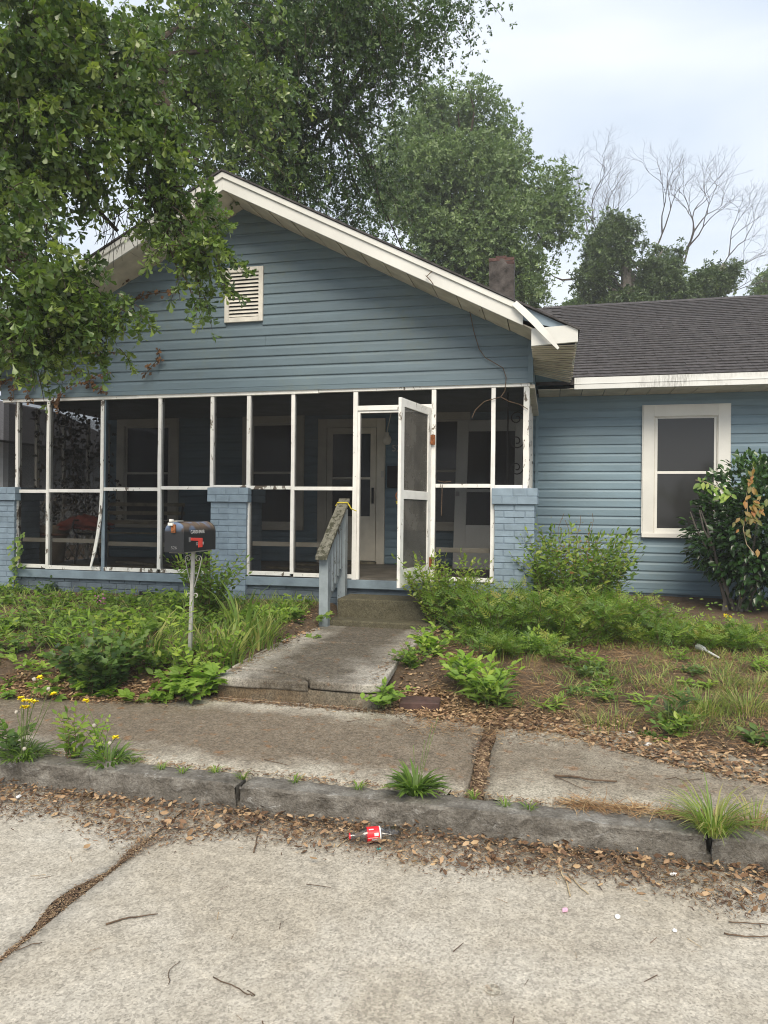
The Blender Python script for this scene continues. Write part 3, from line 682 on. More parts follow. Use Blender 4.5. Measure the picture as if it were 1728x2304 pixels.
# --- main roof
main_roof = MB()
sl2 = (RIDGE_Z - EAVE_Z) / (RIDGE_Y - EAVE_Y); A2 = math.atan(sl2)
main_roof.prism([(-7.7, EAVE_Y, EAVE_Z - .09), (-7.7, EAVE_Y, EAVE_Z), (-7.7, RIDGE_Y, RIDGE_Z), (-7.7, 2 * RIDGE_Y - EAVE_Y, EAVE_Z), (-7.7, 2 * RIDGE_Y - EAVE_Y, EAVE_Z - .09), (-7.7, RIDGE_Y, RIDGE_Z - .12)], (14.4, 0, 0))
roof = main_roof.build('roof', 'shingle', house)
shm = []
for k in range(4):
    m = MB(); w = .302; r = random.Random(k)
    m.v = [(-w / 2, -.004 + r.uniform(-.004, .004), 0), (w / 2, -.004 + r.uniform(-.004, .004), 0), (w / 2, .15, 0), (-w / 2, .15, 0), (-w / 2, -.004, .015 + r.uniform(-.003, .006)), (w / 2, -.004, .015 + r.uniform(-.003, .006)), (w / 2, .15, .001), (-w / 2, .15, .001)]
    m.f = [(4, 5, 6, 7), (0, 1, 5, 4), (1, 2, 6, 5), (3, 0, 4, 7)]
    me = m.mesh('shingle'); me.materials.append(MATS['shingle']); shm.append(me)
SLEN = math.hypot(RIDGE_Y - EAVE_Y, RIDGE_Z - EAVE_Z); rows = int(SLEN / .128); cnt = 0; rest = MB()
for r_ in range(rows):
    d = r_ * .128 - .02; off = (r_ % 2) * .1525 + rnd.uniform(-.01, .01)
    for c in range(14):
        x = .12 + off + c * .305
        if x > 4.1: continue
        y = EAVE_Y + d * math.cos(A2); zz = EAVE_Z + d * math.sin(A2) + .003
        M = Matrix.Translation((x, y, zz)) @ Matrix.Rotation(A2 + rnd.uniform(-.004, .004), 4, 'X') @ Matrix.Rotation(rnd.uniform(-.006, .006), 4, 'Z')
        if x < 3.65 and cnt < 298:
            link('shingle', shm[rnd.randrange(4)], None, roof, M=M); cnt += 1
        else:
            b = len(rest.v); me = shm[rnd.randrange(4)]
            rest.v += [tuple(M @ v.co) for v in me.vertices]; rest.f += [tuple(b + i for i in p.vertices) for p in me.polygons]
tag(rest.build('upper_shingles', 'shingle', roof), kind='stuff')
MB().prism([(-.2, RIDGE_Y - .13, RIDGE_Z - .05), (-.2, RIDGE_Y, RIDGE_Z + .022), (-.2, RIDGE_Y + .13, RIDGE_Z - .05)], (4.6, 0, 0)).build('ridge_cap', 'shingle', roof)
fm = plain('fascia_streaked', (0.63, 0.64, 0.63), 0.5, 0.06, 3, 0.05)
def streak():
    m = MATS['fascia_streaked']; n, l = m.node_tree.nodes, m.node_tree.links; b = n['Principled BSDF']; p = _pos(n)
    a = _ramp(n, l, _noise(n, l, p, 2.0, 4), [(0.45, 0.0), (0.62, 1.0)]); c = _ramp(n, l, _noise(n, l, _stretch(n, l, p, (14, 1, 2.5)), 3, 6, .75), [(0.42, 0.0), (0.62, 0.75)])
    old = b.inputs['Base Color'].links[0].from_socket
    l.new(_mix(n, l, _mix(n, l, 1.0, a, c, 'MULTIPLY'), old, (0.22, 0.22, 0.215)), b.inputs['Base Color'])
streak()
MB().box(.262, 6.6, EAVE_Y - .024, EAVE_Y - .002, 3.190, 3.338).build('fascia_board', 'fascia_streaked', house, False, .003)
MB().box(.262, 6.6, EAVE_Y - .030, EAVE_Y - .0245, 3.255, 3.262).build('fascia_bead', 'fascia_streaked', house)
for i in range(24):
    x = XR + .03 + i * .28
    MB().box(x + .004, x + .276, EAVE_Y, YW - .012, 3.196 + rnd.uniform(0, .005), 3.206).build('soffit_panel', 'soffit_beige', house)

# --- chimney, old brick under a grey render that has fallen off at the corners
cx0, cx1, cy0, cy1, cz0, cz1 = -1.165, -.715, 13.05, 13.5, 4.6, 6.24
ch = MB()
zs = frange(cz0, cz1, .12)
for k, z in enumerate(zs):
    for (x, y) in ((cx0, cy0), (cx0 * .5 + cx1 * .5, cy0), (cx1, cy0), (cx1, cy1), (cx0, cy1)):
        j = Vector((x * 3, y * 3, z * 3)); ch.v.append((x + .012 * noise.noise(j), y + .012 * noise.noise(j + Vector((5, 5, 5))), z))
for k in range(len(zs) - 1):
    for i in range(5): ch.f.append((k * 5 + i, k * 5 + (i + 1) % 5, k * 5 + 5 + (i + 1) % 5, k * 5 + 5 + i))
q = (len(zs) - 1) * 5; ch.f.append(tuple(range(q, q + 5)))
chim = ch.build('chimney', 'chimney_render', house)
cb = [piece_mesh('brick', .20, .095, .062, .006, 'chimney_brick', .004, k) for k in range(3)]
spots = [(cx0 + .095, cz1 - .02), (cx1 - .095, cz1 - .02), (cx1 - .098, cz1 - .09), (cx0 + .09, 5.50), (cx0 + .10, 5.44), (cx1 - .095, 5.36), (cx1 - .10, 5.30), (cx0 + .22, cz1 + .012)]
for i, (x, z) in enumerate(spots): link('brick', cb[i % 3], None, chim, M=Matrix.Translation((x, cy0 + .044, z)) @ Matrix.Rotation(rnd.uniform(-.03, .03), 4, 'Z'))
MB().box(cx0 + .13, cx1 - .10, cy0 - .012, cy0 + .02, 5.525, 5.60).build('fallen_render', 'chimney_render', chim)
MB().box(cx0 + .06, cx1 - .05, cy0 + .05, cy1 - .05, cz1 - .01, cz1 + .02).build('cap_mortar', 'mortar_blue', chim)

# --- walls behind
WIN = [(-6.705, -5.652, 1.315, 3.035, 'win'), (-4.560, -3.600, 1.315, 3.035, 'win'), (-2.10, -1.139, 1.345, 3.045, 'win')]
DOOR = (-3.358, -2.350, ZP, 2.955)
RW = (1.168, 2.230, 1.300, 3.042)
holes_p = [(a + .02, b - .02, c + .02, d - .02) for a, b, c, d, _ in WIN] + [(DOOR[0] + .02, DOOR[1] - .02, DOOR[2] - .1, DOOR[3] - .02)]
wp = MB().box(-6.95, XR - .002, YW + .012, YW + .15, ZP - .3, 3.05).build('porch_wall', 'siding_wall', house)
z = ZP + .01
while z < 3.0: lap_board('siding_board', 'siding_wall', z, EXP, spans_minus(-6.94, XR - .005, z, z + EXP, holes_p), YW, wp); z += EXP
wr = MB().box(XR + .002, 6.3, YW + .012, YW + .15, .55, 3.25).build('wing_wall', 'siding_wall', house)
z = .615; holes_r = [(RW[0] + .02, RW[1] - .02, RW[2] + .02, RW[3] - .02)]
while z < 3.17: lap_board('siding_board', 'siding_wall', z, EXP, spans_minus(XR + .03, 6.3, z, z + EXP, holes_r), YW, wr); z += EXP
MB().box(XR - .01, XR + .03, YW - .022, YW + .02, .61, 3.19).build('corner_trim', 'siding_wall', house)
MB().box(XR + .03, 6.3, YW - .012, YW + .011, .565, .613).build('starter_strip', 'siding_wall', house)
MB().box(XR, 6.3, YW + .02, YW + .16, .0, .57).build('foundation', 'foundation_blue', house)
MB().box(6.14, 6.3, YW + .16, 16.8, .0, 3.25).build('end_wall', 'siding_wall', house)
MB().box(-6.95, -6.8, YW + .16, 16.8, .0, 3.25).build('end_wall', 'siding_wall', house)
MB().box(-6.95, 6.3, 16.8, 16.95, .0, 3.25).build('rear_wall', 'siding_wall', house)

def window(x0, x1, z0, z1, y, trim, pane, cw=.125):
    w = MB().box(x0 + cw, x1 - cw, y + .02, y + .03, z0 + cw * .7, z1 - cw).build('window', 'dark_void', house)
    for a in ((x0, x0 + cw, z0 + .06, z1), (x1 - cw, x1, z0 + .06, z1), (x0 + cw, x1 - cw, z1 - cw, z1)):
        MB().box(a[0], a[1], y - .030, y + .02, a[2], a[3]).build('casing', trim, w, False, .004)
    for a in ((x0 - .012, x0, z0 + .0, z1 + .012), (x1, x1 + .012, z0, z1 + .012), (x0, x1, z1, z1 + .012)):
        MB().box(a[0], a[1], y - .022, y + .005, a[2], a[3]).build('channel', trim, w)
    MB().box(x0 - .01, x1 + .01, y - .048, y + .02, z0, z0 + .06).build('sill', trim, w, False, .005)
    X0, X1, Z0, Z1 = x0 + cw, x1 - cw, z0 + .06, z1 - cw; zm = (Z0 + Z1) / 2 + .01
    for (za, zb, yy, pm) in ((zm, Z1, y - .004, pane), (Z0, zm + .03, y - .012, pane)):
        f = MB()
        f.box(X0 + .012, X0 + .045, yy, yy + .022, za, zb).box(X1 - .045, X1 - .012, yy, yy + .022, za, zb).box(X0 + .045, X1 - .045, yy, yy + .022, za, za + .035 if za > Z0 else za + .065).box(X0 + .045, X1 - .045, yy, yy + .022, zb - .03, zb)
        f.build('sash', trim, w, False, .003)
        MB().box(X0 + .044, X1 - .044, yy + .008, yy + .012, za + .03, zb - .025).build('pane', pm, w)
    f = MB(); f.box(X0, X0 + .012, y - .02, y + .02, Z0, Z1).box(X1 - .012, X1, y - .02, y + .02, Z0, Z1).box(X0 + .012, X1 - .012, y - .02, y + .02, Z1 - .012, Z1)
    f.build('stop', 'vent_white', w)
    return w
for a, b, c, d, _ in WIN: window(a, b, c, d, YW - .012, 'trim_cream', 'pane_dark')
window(*RW, YW - .012, 'trim_white', 'pane_screen', .14)

# --- front door behind a storm door
x0, x1, z0, z1 = DOOR; y = YW - .012
dr = MB().box(x0 + .1, x1 - .1, y + .10, y + .14, z0, z1 - .1).build('front_door', 'old_wood', house)
for a in ((x0, x0 + .125, z0, z1), (x1 - .125, x1, z0, z1), (x0 + .125, x1 - .125, z1 - .125, z1)): MB().box(a[0], a[1], y - .03, y + .02, a[2], a[3]).build('casing', 'trim_cream', dr, False, .004)
MB().box(x0 - .012, x0, y - .02, y, z0, z1 + .012).build('channel', 'trim_cream', dr)
MB().box(x0 + .11, x1 - .11, y - .08, y + .05, z0, z0 + .035).build('threshold', 'old_wood', dr)
X0, X1, Z0, Z1 = x0 + .13, x1 - .135, z0 + .045, z1 - .13
sd = MB(); sw = .085
for a in ((X0, X0 + sw, Z0, Z1), (X1 - sw, X1, Z0, Z1), (X0 + sw, X1 - sw, Z1 - .09, Z1), (X0 + sw, X1 - sw, 1.49, 1.535), (X0 + sw, X1 - sw, 2.07, 2.105)): sd.box(a[0], a[1], y - .012, y + .02, a[2], a[3])
sd.box(X0 + sw, X1 - sw, y - .004, y + .016, Z0, 1.49)
stm = sd.build('storm_door', 'trim_cream', house, False, .003)
MB().box(X0 + sw, X1 - sw, y + .003, y + .008, 2.105, Z1 - .09).build('pane', 'pane_dark', stm)
MB().box(X0 + sw, X1 - sw, y + .003, y + .008, 1.535, 2.07).build('pane', 'pane_dark', stm)
MB().box(X1 - .055, X1 - .025, y - .05, y - .012, 1.72, 1.95).build('door_handle', 'black_metal', stm, False, .004)

# --- porch floor, ceiling, side walls of the porch
MB().box(XL + .02, XR - .02, 7.805, YW + .01, .74, ZP).build('porch_floor', 'porch_floor', house)
pc = MB().box(XL + .02, XR - .07, YG + .11, YW + .01, 3.018, 3.04).build('porch_ceiling', 'porch_ceiling', house)
MB().box(XL + .02, XR - .03, 7.735, 7.803, .728, .828).build('porch_beam', 'blue_paint', house, False, .006)
MB().box(-3.30, XR - .10, 7.722, 7.7345, .735, .832).build('porch_beam_cover', 'blue_paint', house, False, .004)
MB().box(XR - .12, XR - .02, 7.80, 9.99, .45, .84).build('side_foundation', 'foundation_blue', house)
# painted foundation brickwork under the porch, mostly behind weeds
fb = MB(); r = random.Random(3)
for k in range(7):
    zc = .30 + k * .069; x = XL - .1 + (k % 2) * .105
    while x < -2.2:
        if not (-3.95 < x < -3.6):
            j = r.uniform(-.004, .004); fb.box(x, x + .2, 7.775 + j, 7.86, zc - .03, zc + .03)
        x += .212
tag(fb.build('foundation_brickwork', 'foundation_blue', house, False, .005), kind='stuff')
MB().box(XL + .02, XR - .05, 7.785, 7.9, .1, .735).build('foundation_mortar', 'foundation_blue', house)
MB().box(-4.90, -4.70, 7.765, 7.78, .52, .60).build('crawl_vent', 'dark_void', house)

# --- brick pillars
BM = [piece_mesh('brick', 1, 1, 1, .035, 'brick_blue', .012, s) for s in range(5)]
def pillar(x0, x1, seed):
    y0, w, z0, z1 = 7.715, x1 - x0, .36, 1.695
    p = MB().box(x0 + .007, x1 - .007, y0 + .007, y0 + w - .007, z0, z1).build('porch_pillar', 'mortar_blue', house)
    r = random.Random(seed); pit = .0695; n = int((z1 - z0) / pit)
    def br(cx, cy, zc, sx, sy, sz=.061):
        M = Matrix.Translation((cx + r.uniform(-.002, .002), cy + r.uniform(-.002, .002), zc + r.uniform(-.0015, .0015))) @ Matrix.Rotation(r.uniform(-.006, .006), 4, 'Y') @ Matrix.Diagonal((sx, sy, sz, 1))
        link('brick', BM[r.randrange(5)], None, p, M=M)
    for k in range(n):
        zc = z1 - pit * (k + .5)
        if k % 2 == 0: segs = [(0, .5), (.5, 1)]
        else: segs = [(0, .24), (.24, .76), (.76, 1)]
        for a, b in segs: br(x0 + w * (a + b) / 2, y0 + .05, zc, w * (b - a) - .010, .10)
        br(x1 - .05, y0 + .10 + (w - .10) / 2 + .004, zc, .10, w - .112)
    # corbelled cap of two courses
    c0, c1 = x0 - .027, x1 + .030
    MB().box(c0 + .006, c1 - .006, y0 - .024, y0 + w + .02, 1.697, 1.868).build('cap_mortar', 'mortar_blue', p)
    for k in range(2):
        zc = 1.740 + k * .086; segs = [(0, .46), (.46, .76), (.76, 1)] if k else [(0, .22), (.22, .55), (.55, 1)]
        for a, b in segs: br(c0 + (c1 - c0) * (a + b) / 2, y0 + .03, zc, (c1 - c0) * (b - a) - .008, .12, .080)
        br(c1 - .05, y0 + .09 + w / 2, zc, .10, w - .10, .080)
pillar(-.607, -.178, 1); pillar(-3.943, -3.478, 2); pillar(-7.12, -6.655, 3)

# --- screen framing
def bar(name, x0, x1, z0, z1, y0=YF - .02, y1=YF + .035, mat='peel_white', bev=.003): return MB().box(x0, x1, y0, y1, z0, z1).build(name, mat, house, False, bev)
bar('screen_top_rail', XL + .03, -4.95, 2.955, 2.994, YF - .03, YF + .02); bar('screen_top_rail', -4.948, -2.62, 2.955, 2.998, YF - .033, YF + .02); bar('screen_top_rail', -2.618, XR - .02, 2.962, 3.0, YF - .030, YF + .02)
POSTS = [(-6.672, .86, 2.955, .040), (-6.210, .835, 2.955, .040), (-4.641, .875, 2.955, .042), (-3.950, 1.872, 2.955, .042), (-3.481, .835, 2.955, .046), (-2.928, .872, 2.955, .042), (-2.180, .83, 2.96, .050), (-1.281, .83, 2.96, .048), (-.628, .84, 2.962, .044), (-.278, 1.868, 2.962, .060)]
for i, (x, za, zb, w) in enumerate(POSTS):
    m = MB(); k = 9
    for j in range(k):       # old sticks, not quite straight
        t = j / (k - 1); z = za + (zb - za) * t; dx = .006 * noise.noise(Vector((i * 7, t * 2.5, 0))); ww = w * (1 + .08 * noise.noise(Vector((i, t * 9, 4))))
        m.v += [(x + dx - ww / 2, YF - .022, z), (x + dx + ww / 2, YF - .022, z), (x + dx + ww / 2, YF + .05, z), (x + dx - ww / 2, YF + .05, z)]
    for j in range(k - 1):
        for q in range(4): m.f.append((j * 4 + q, j * 4 + (q + 1) % 4, j * 4 + 4 + (q + 1) % 4, j * 4 + 4 + q))
    m.f += [(3, 2, 1, 0), tuple(range((k - 1) * 4, k * 4))]
    m.build('screen_post', 'peel_heavy' if i in (0, 1, 9) else 'peel_white', house)
# third post: sound behind, its white facing strip sprung away at the foot
bar('screen_post', -5.445, -5.40, .83, 2.955, YF + .0, YF + .06, 'blue_paint')
m = MB(); N = 11
for j in range(N):
    t = j / (N - 1); z = 2.955 - t * 2.09; s = max(0, (t - .5) / .5); x = -5.432 - .115 * s ** 2.2; yy = YF - .024 - .05 * s ** 2; w = .042 * (1 - .55 * max(0, (t - .9) / .1))
    m.v += [(x - w / 2, yy, z), (x + w / 2, yy, z), (x + w / 2, yy + .014, z), (x - w / 2, yy + .014, z)]
for j in range(N - 1):
    for q in range(4): m.f.append((j * 4 + q, j * 4 + 4 + q, j * 4 + 4 + (q + 1) % 4, j * 4 + (q + 1) % 4))
m.f += [(0, 1, 2, 3), tuple(range((N - 1) * 4, N * 4))[::-1]]
m.build('sprung_facing_strip', 'peel_heavy', house)['label'] = 'white facing strip bent away from its post'
ML = [(-6.652, -6.23, 1.818), (-6.19, -5.453, 1.826), (-5.411, -4.662, 1.848), (-4.62, -3.972, 1.866), (-3.458, -2.95, 1.872), (-2.907, -2.206, 1.863), (-1.256, -.651, 1.897)]
for i, (a, b, z) in enumerate(ML): bar('screen_mid_rail', a, b, z - .022, z + .020, YF - .018, YF + .03, 'peel_heavy' if i in (2, 4) else 'peel_white')
bar('screen_mid_rail', -3.928, -3.505, 1.872, 1.900, YF - .018, YF + .03, 'peel_heavy'); bar('screen_mid_rail', -.605, -.31, 1.868, 1.905, YF - .018, YF + .03)
bar('screen_mid_rail', -6.90, -6.694, 1.825, 1.866, YF - .018, YF + .03)
SLS = [(-6.652, -6.23, .868), (-6.19, -5.45, .858), (-5.395, -4.662, .858), (-4.62, -3.95, .858), (-3.458, -2.95, .868), (-2.907, -2.206, .862), (-1.256, -.651, .868)]
for a, b, z in SLS: bar('screen_sill', a, b, z - .022, z + .024, YF - .020, YF + .03, 'peel_heavy')
GR = [(-6.65, -5.45, 1.20), (-5.40, -4.0, 1.172), (-3.46, -2.2, 1.213), (-1.26, -.66, 1.188)]
for a, b, z in GR: bar('guard_rail', a, b, z - .03, z + .022, YF + .075, YF + .11, 'trim_cream')
# door opening: header, jambs
bar('door_header', -2.155, -1.305, 2.745, 2.800, YF - .018, YF + .03); bar('door_stop', -2.155, -1.305, 2.718, 2.744, YF - .004, YF + .03)
bar('door_jamb', -2.155, -2.125, .83, 2.718, YF - .010, YF + .04); 
# screens
PAN = [(-6.90, -6.69, 1.866, 2.955)]
xs_ = [-6.672, -6.210, -5.425, -4.641, -3.950]
for i in range(4): zm = ML[i][2]; PAN += [(xs_[i] + .02, xs_[i + 1] - .02, zm + .02, 2.955), (xs_[i] + .02, xs_[i + 1] - .02, .88, zm - .022)]
PAN += [(-3.928, -3.505, 1.90, 2.955), (-3.458, -2.95, 1.892, 2.955), (-3.458, -2.95, .89, 1.85), (-2.907, -2.206, 1.883, 2.96), (-2.907, -2.206, .886, 1.841), (-2.155, -1.305, 2.80, 2.96), (-1.256, -.651, 1.917, 2.962), (-1.256, -.651, .892, 1.875), (-.605, -.31, 1.905, 2.962)]
for a, b, c, d in PAN: MB().box(a, b, YF + .010, YF + .0115, c, d).build('screen_panel', 'insect_screen', house)
# right side of the porch, seen almost edge on; left side, overgrown
for i, yy in enumerate((8.42, 9.05, 9.7)): MB().box(XR - .085, XR - .035, yy - .022, yy + .022, .84, 2.945).build('screen_post', 'peel_heavy', house)
MB().box(XR - .08, XR - .04, 7.84, 9.98, 1.87, 1.91).build('screen_mid_rail', 'peel_heavy', house); MB().box(XR - .08, XR - .04, 7.84, 9.98, .845, .885).build('screen_sill', 'peel_heavy', house)
for a, b in ((7.84, 8.39), (8.45, 9.02), (9.08, 9.67)): MB().box(XR - .062, XR - .0605, a, b, .89, 2.945).build('screen_panel', 'insect_screen', house)
for i, yy in enumerate((8.35, 8.9, 9.45, 9.95)): MB().box(XL + .03, XL + .075, yy - .022, yy + .022, .84, 2.955).build('screen_post', 'trim_cream', house)
MB().box(XL + .03, XL + .07, 7.84, 9.98, 1.82, 1.86).build('screen_mid_rail', 'trim_cream', house)
MB().box(XL + .048, XL + .0495, 7.84, 9.97, .89, 2.955).build('screen_panel', 'insect_screen', house)
lat = MB()                       # lattice on the far left end
for i in range(-9, 10):
    for s in (1, -1):
        pts = []
        for t in frange(0, 1.0, .1):
            yy = 8.0 + i * .19 + s * t * .95 + (0 if s == 1 else .95); zz = .86 + t * .95
            if 7.86 < yy < 9.95: pts.append((XL + .10 + .006 * s, yy, zz))
        if len(pts) > 1: lat.tube([pts[0], pts[-1]], .014, 4)
lat.build('lattice', 'trim_cream', house)

# --- screen door, swung outwards
hx, hy = -1.318, YF - .026; fx, fy = -1.492, 6.955
dvec = Vector((fx - hx, fy - hy, 0)); DW = dvec.length; ang = math.atan2(dvec.y, dvec.x)
DM = Matrix.Translation((hx, hy, 0)) @ Matrix.Rotation(ang, 4, 'Z')
def dpart(name, a, b, c, d, mat, t0=-.016, t1=.016, parent=None, bev=.003):
    m = MB().box(a, b, t0, t1, c, d); m.v = [tuple(DM @ Vector(v)) for v in m.v]
    return m.build(name, mat, parent or house, False, bev)
Z0d, Z1d = .838, 2.752
sdoor = dpart('screen_door', .0, .085, Z0d + .03, Z1d, 'peel_white')
sdoor['label'] = 'white wooden screen door standing open, dark mesh in two panels'
dpart('door_stile', DW - .085, DW, Z0d, Z1d, 'peel_white', parent=sdoor)
dpart('door_rail', .085, DW - .085, Z1d - .085, Z1d - .001, 'peel_white', -.015, .015, sdoor); dpart('door_rail', .085, DW - .085, 1.735, 1.825, 'peel_white', -.015, .015, sdoor)
m = MB()
for i, t in enumerate(frange(.085, DW - .085, .06)):
    zb = Z0d + .018 + .012 * noise.noise(Vector((t * 14, 2, 0)))
    for yy in (-.015, .015): m.v += [tuple(DM @ Vector((t, yy, zb))), tuple(DM @ Vector((t, yy, Z0d + .185)))]
for i in range(len(m.v) // 4 - 1):
    b = i * 4; m.f += [(b, b + 4, b + 5, b + 1), (b + 2, b + 3, b + 7, b + 6), (b, b + 2, b + 6, b + 4), (b + 1, b + 5, b + 7, b + 3)]
m.build('door_rail', 'peel_heavy', sdoor)
dpart('door_screen', .085, DW - .085, 1.825, Z1d - .085, 'door_screen', .0, .0012, sdoor, 0); dpart('door_screen', .085, DW - .085, Z0d + .185, 1.735, 'door_screen', .0, .0012, sdoor, 0)
for zh in (2.40, 1.055):
    hg = MB().box(-1.322, -1.258, hy - .030, hy - .0205, zh - .055, zh + .055); hg.tube([(-1.318, hy - .03, zh - .05), (-1.318, hy - .03, zh + .05)], .011, 8)
    o = hg.build('hinge', 'rust', sdoor, False, .002)
hp = [DM @ Vector((DW - .04, .018 + .035 * math.sin(t * PI), 1.71 + .11 * t)) for t in frange(0, 1, .12)]
hp = [DM @ Vector((DW - .04, -.018 - .035 * math.sin(t * PI), 1.71 + .11 * t)) for t in frange(0, 1, .12)]
MB().tube(hp, .006, 6).build('door_pull', 'rust', sdoor)
tp = MB(); c = DM @ Vector((DW - .04, -.03, 1.70))
for k in range(5): tp.tube([c + Vector((rnd.uniform(-.02, .02), rnd.uniform(-.01, .01), rnd.uniform(-.02, .02))) for _ in range(4)], .006, 4)
tp.build('yellow_tape', 'yellow_tape', sdoor)
cr_ = [DM @ Vector((.13 + .5 * t, -.004, 2.6 - 1.0 * t + .03 * math.sin(t * 9))) for t in frange(0, .55, .05)]
MB().tube(cr_, .0016, 4).build('screen_tear', 'trim_white', sdoor)

# --- concrete steps
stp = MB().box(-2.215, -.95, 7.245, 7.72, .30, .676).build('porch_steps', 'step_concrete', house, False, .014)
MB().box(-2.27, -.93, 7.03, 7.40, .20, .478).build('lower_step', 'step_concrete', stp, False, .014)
MB().box(XR + .02, .25, 8.25, 9.9, .25, .70).build('side_stoop', 'step_concrete', house, False, .014)
# house number, lamp, letter slot beside the door
def text(name, s, size, M, mat, parent, ext=.002):
    cu = bpy.data.curves.new(name, 'FONT'); cu.body = s; cu.size = size; cu.extrude = ext; cu.resolution_u = 4; cu.align_x = 'CENTER'; cu.align_y = 'CENTER'
    tmp = bpy.data.objects.new(name, cu); COL.objects.link(tmp); bpy.context.view_layer.update()
    me = bpy.data.meshes.new_from_object(tmp.evaluated_get(bpy.context.evaluated_depsgraph_get())); bpy.data.objects.remove(tmp); bpy.data.curves.remove(cu)
    me.transform(M); return link(name, me, mat, parent)
FRONT = Matrix.Rotation(PI / 2, 4, 'X')
text('house_number', '526', .135, Matrix.Translation((-2.155, YW - .016, 2.515)) @ FRONT, 'lettering_worn', house)
lampw = MB().lathe([(.001, -.075), (.035, -.07), (.058, -.04), (.063, 0), (.055, .035), (.035, .055), (.03, .07), (.03, .10)], (-2.30, YW - .13, 2.635), 18).build('porch_lamp', 'bulb', house, True)
MB().tube([(-2.30, YW - .13, 2.73), (-2.295, YW - .11, 2.80), (-2.25, YW - .10, 3.02)], .008, 6).build('lamp_cord', 'vent_white', lampw)
MB().box(-2.30, -2.08, YW - .10, YW - .016, 1.95, 2.26).build('letter_box', 'black_metal', house, False, .006)
MB().box(-2.405, -2.365, YW - .05, YW - .04, 2.10, 2.19).build('bell_push', 'vent_white', house)  # bell push on the door casing

# ================================================================== THINGS
# --- handrail beside the steps
hr = thing('handrail', 'peeling blue wooden handrail with mossy sloping cap beside the front steps', 'handrail', (-2.27, 7.3, .45))
RX = -2.272
MB().box(RX - .052, RX + .045, 6.955, 7.045, .36, 1.185).build('post', 'rail_blue', hr, False, .004)
MB().box(RX - .045, RX + .045, 7.575, 7.665, .40, 1.63).build('post', 'rail_blue', hr, False, .004)
def rz(y): return 1.178 + (y - 6.955) * .735
for yy in (7.12, 7.22, 7.32, 7.42, 7.51):
    MB().box(RX - .02, RX + .022, yy - .02, yy + .02, rz(yy) - .62, rz(yy) - .004).build('baluster', 'rail_blue', hr, False, .003)
MB().prism([(RX - .03, 7.045, rz(7.045) - .66), (RX - .03, 7.575, rz(7.575) - .72), (RX - .03, 7.575, rz(7.575) - .63), (RX - .03, 7.045, rz(7.045) - .57)], (.032, 0, 0)).build('lower_rail', 'rail_blue', hr, False, .003)
capm = MB(); ys_ = frange(6.86, 7.68, .08)
for yy in ys_:
    for (dx, dz) in ((-.062, 0), (.058, 0), (.058, .034), (-.062, .034)): capm.v.append((RX + dx + .006 * noise.noise(Vector((yy * 9, dx * 40, 1))), yy, rz(yy) + dz + .004 * noise.noise(Vector((yy * 14, dx * 30, dz)))))
for i in range(len(ys_) - 1):
    for q in range(4): capm.f.append((i * 4 + q, i * 4 + (q + 1) % 4, i * 4 + 4 + (q + 1) % 4, i * 4 + 4 + q))
capm.f += [(3, 2, 1, 0), tuple(range(len(ys_) * 4 - 4, len(ys_) * 4))]
capm.build('rail_cap', 'rail_cap', hr)
tp = MB(); c = Vector((RX, 7.60, rz(7.60) + .04))
tp.tube([c + Vector((-.08, 0, -.03)), c + Vector((-.06, -.01, .006)), c + Vector((.06, -.01, .006)), c + Vector((.085, 0, -.03))], .007, 4).tube([c + Vector((.06, 0, 0)), c + Vector((.11, -.03, -.06)), c + Vector((.17, -.03, -.085))], .006, 4)
tp.tube([c + Vector((-.07, .03, -.03)), c + Vector((-.05, .02, .006)), c + Vector((.06, .02, .006))], .007, 4)
tp.build('yellow_tape', 'yellow_tape', hr)

# --- mailbox on a scrolled iron post
MX0, MX1, MY0, MY1, MZ0 = -2.922, -2.762, 4.985, 5.50, 1.272
mb = thing('mailbox', 'black dented metal mailbox with red flag on a white scrolled iron post', 'mailbox', (-2.845, 5.28, .4))
cxm, rw = (MX0 + MX1) / 2, (MX1 - MX0) / 2
def arch(r, zb=MZ0, n=12): return [(cxm - r, zb), (cxm + r, zb)] + [(cxm + r * math.cos(t), zb + .155 + (r + .0) * math.sin(t) * .98) for t in frange(0, PI, PI / n)]
m = MB(); A = arch(rw); k = len(A)
for yy in frange(MY0, MY1, .05):
    for x, z in A: m.v.append((x + .002 * noise.noise(Vector((x * 20, yy * 9, z * 20))), yy, z + .003 * noise.noise(Vector((x * 9, yy * 8, z * 9 + 4)))))
ny = len(m.v) // k
for j in range(ny - 1):
    for i in range(k): m.f.append((j * k + i, j * k + k + i, j * k + k + (i + 1) % k, j * k + (i + 1) % k))
m.f.append(tuple(range((ny - 1) * k, ny * k)))
m.build('box_body', 'mailbox_paint', mb)
for nm, r_, ya, yb, mt in (('box_door', rw + .004, MY0 - .012, MY0 + .004, 'mailbox_paint'), ('rear_hoop', rw + .004, MY1 - .006, MY1 + .006, 'black_metal')):
    P = arch(r_, MZ0 - .003)[0:]; MB().prism([(x, ya, z) for x, z in P], (0, yb - ya, 0)).build(nm, mt, mb, False, .003)
MB().box(cxm - .018, cxm + .018, MY0 - .030, MY0 - .012, MZ0 + .150, MZ0 + .215).build('latch', 'rust', mb, False, .003)
MB().box(cxm - .040, cxm + .0, MY0 - .040, MY0 - .014, MZ0 + .205, MZ0 + .228).box(cxm - .035, cxm - .012, MY0 - .03, MY0 + .0, MZ0 + .236, MZ0 + .256).box(cxm - .012, cxm + .03, MY0 - .02, MY0 + .08, MZ0 + .238, MZ0 + .243).build('latch_tab', 'trim_white', mb, False, .002)
fl = MB(); fxp = MX1 + .004
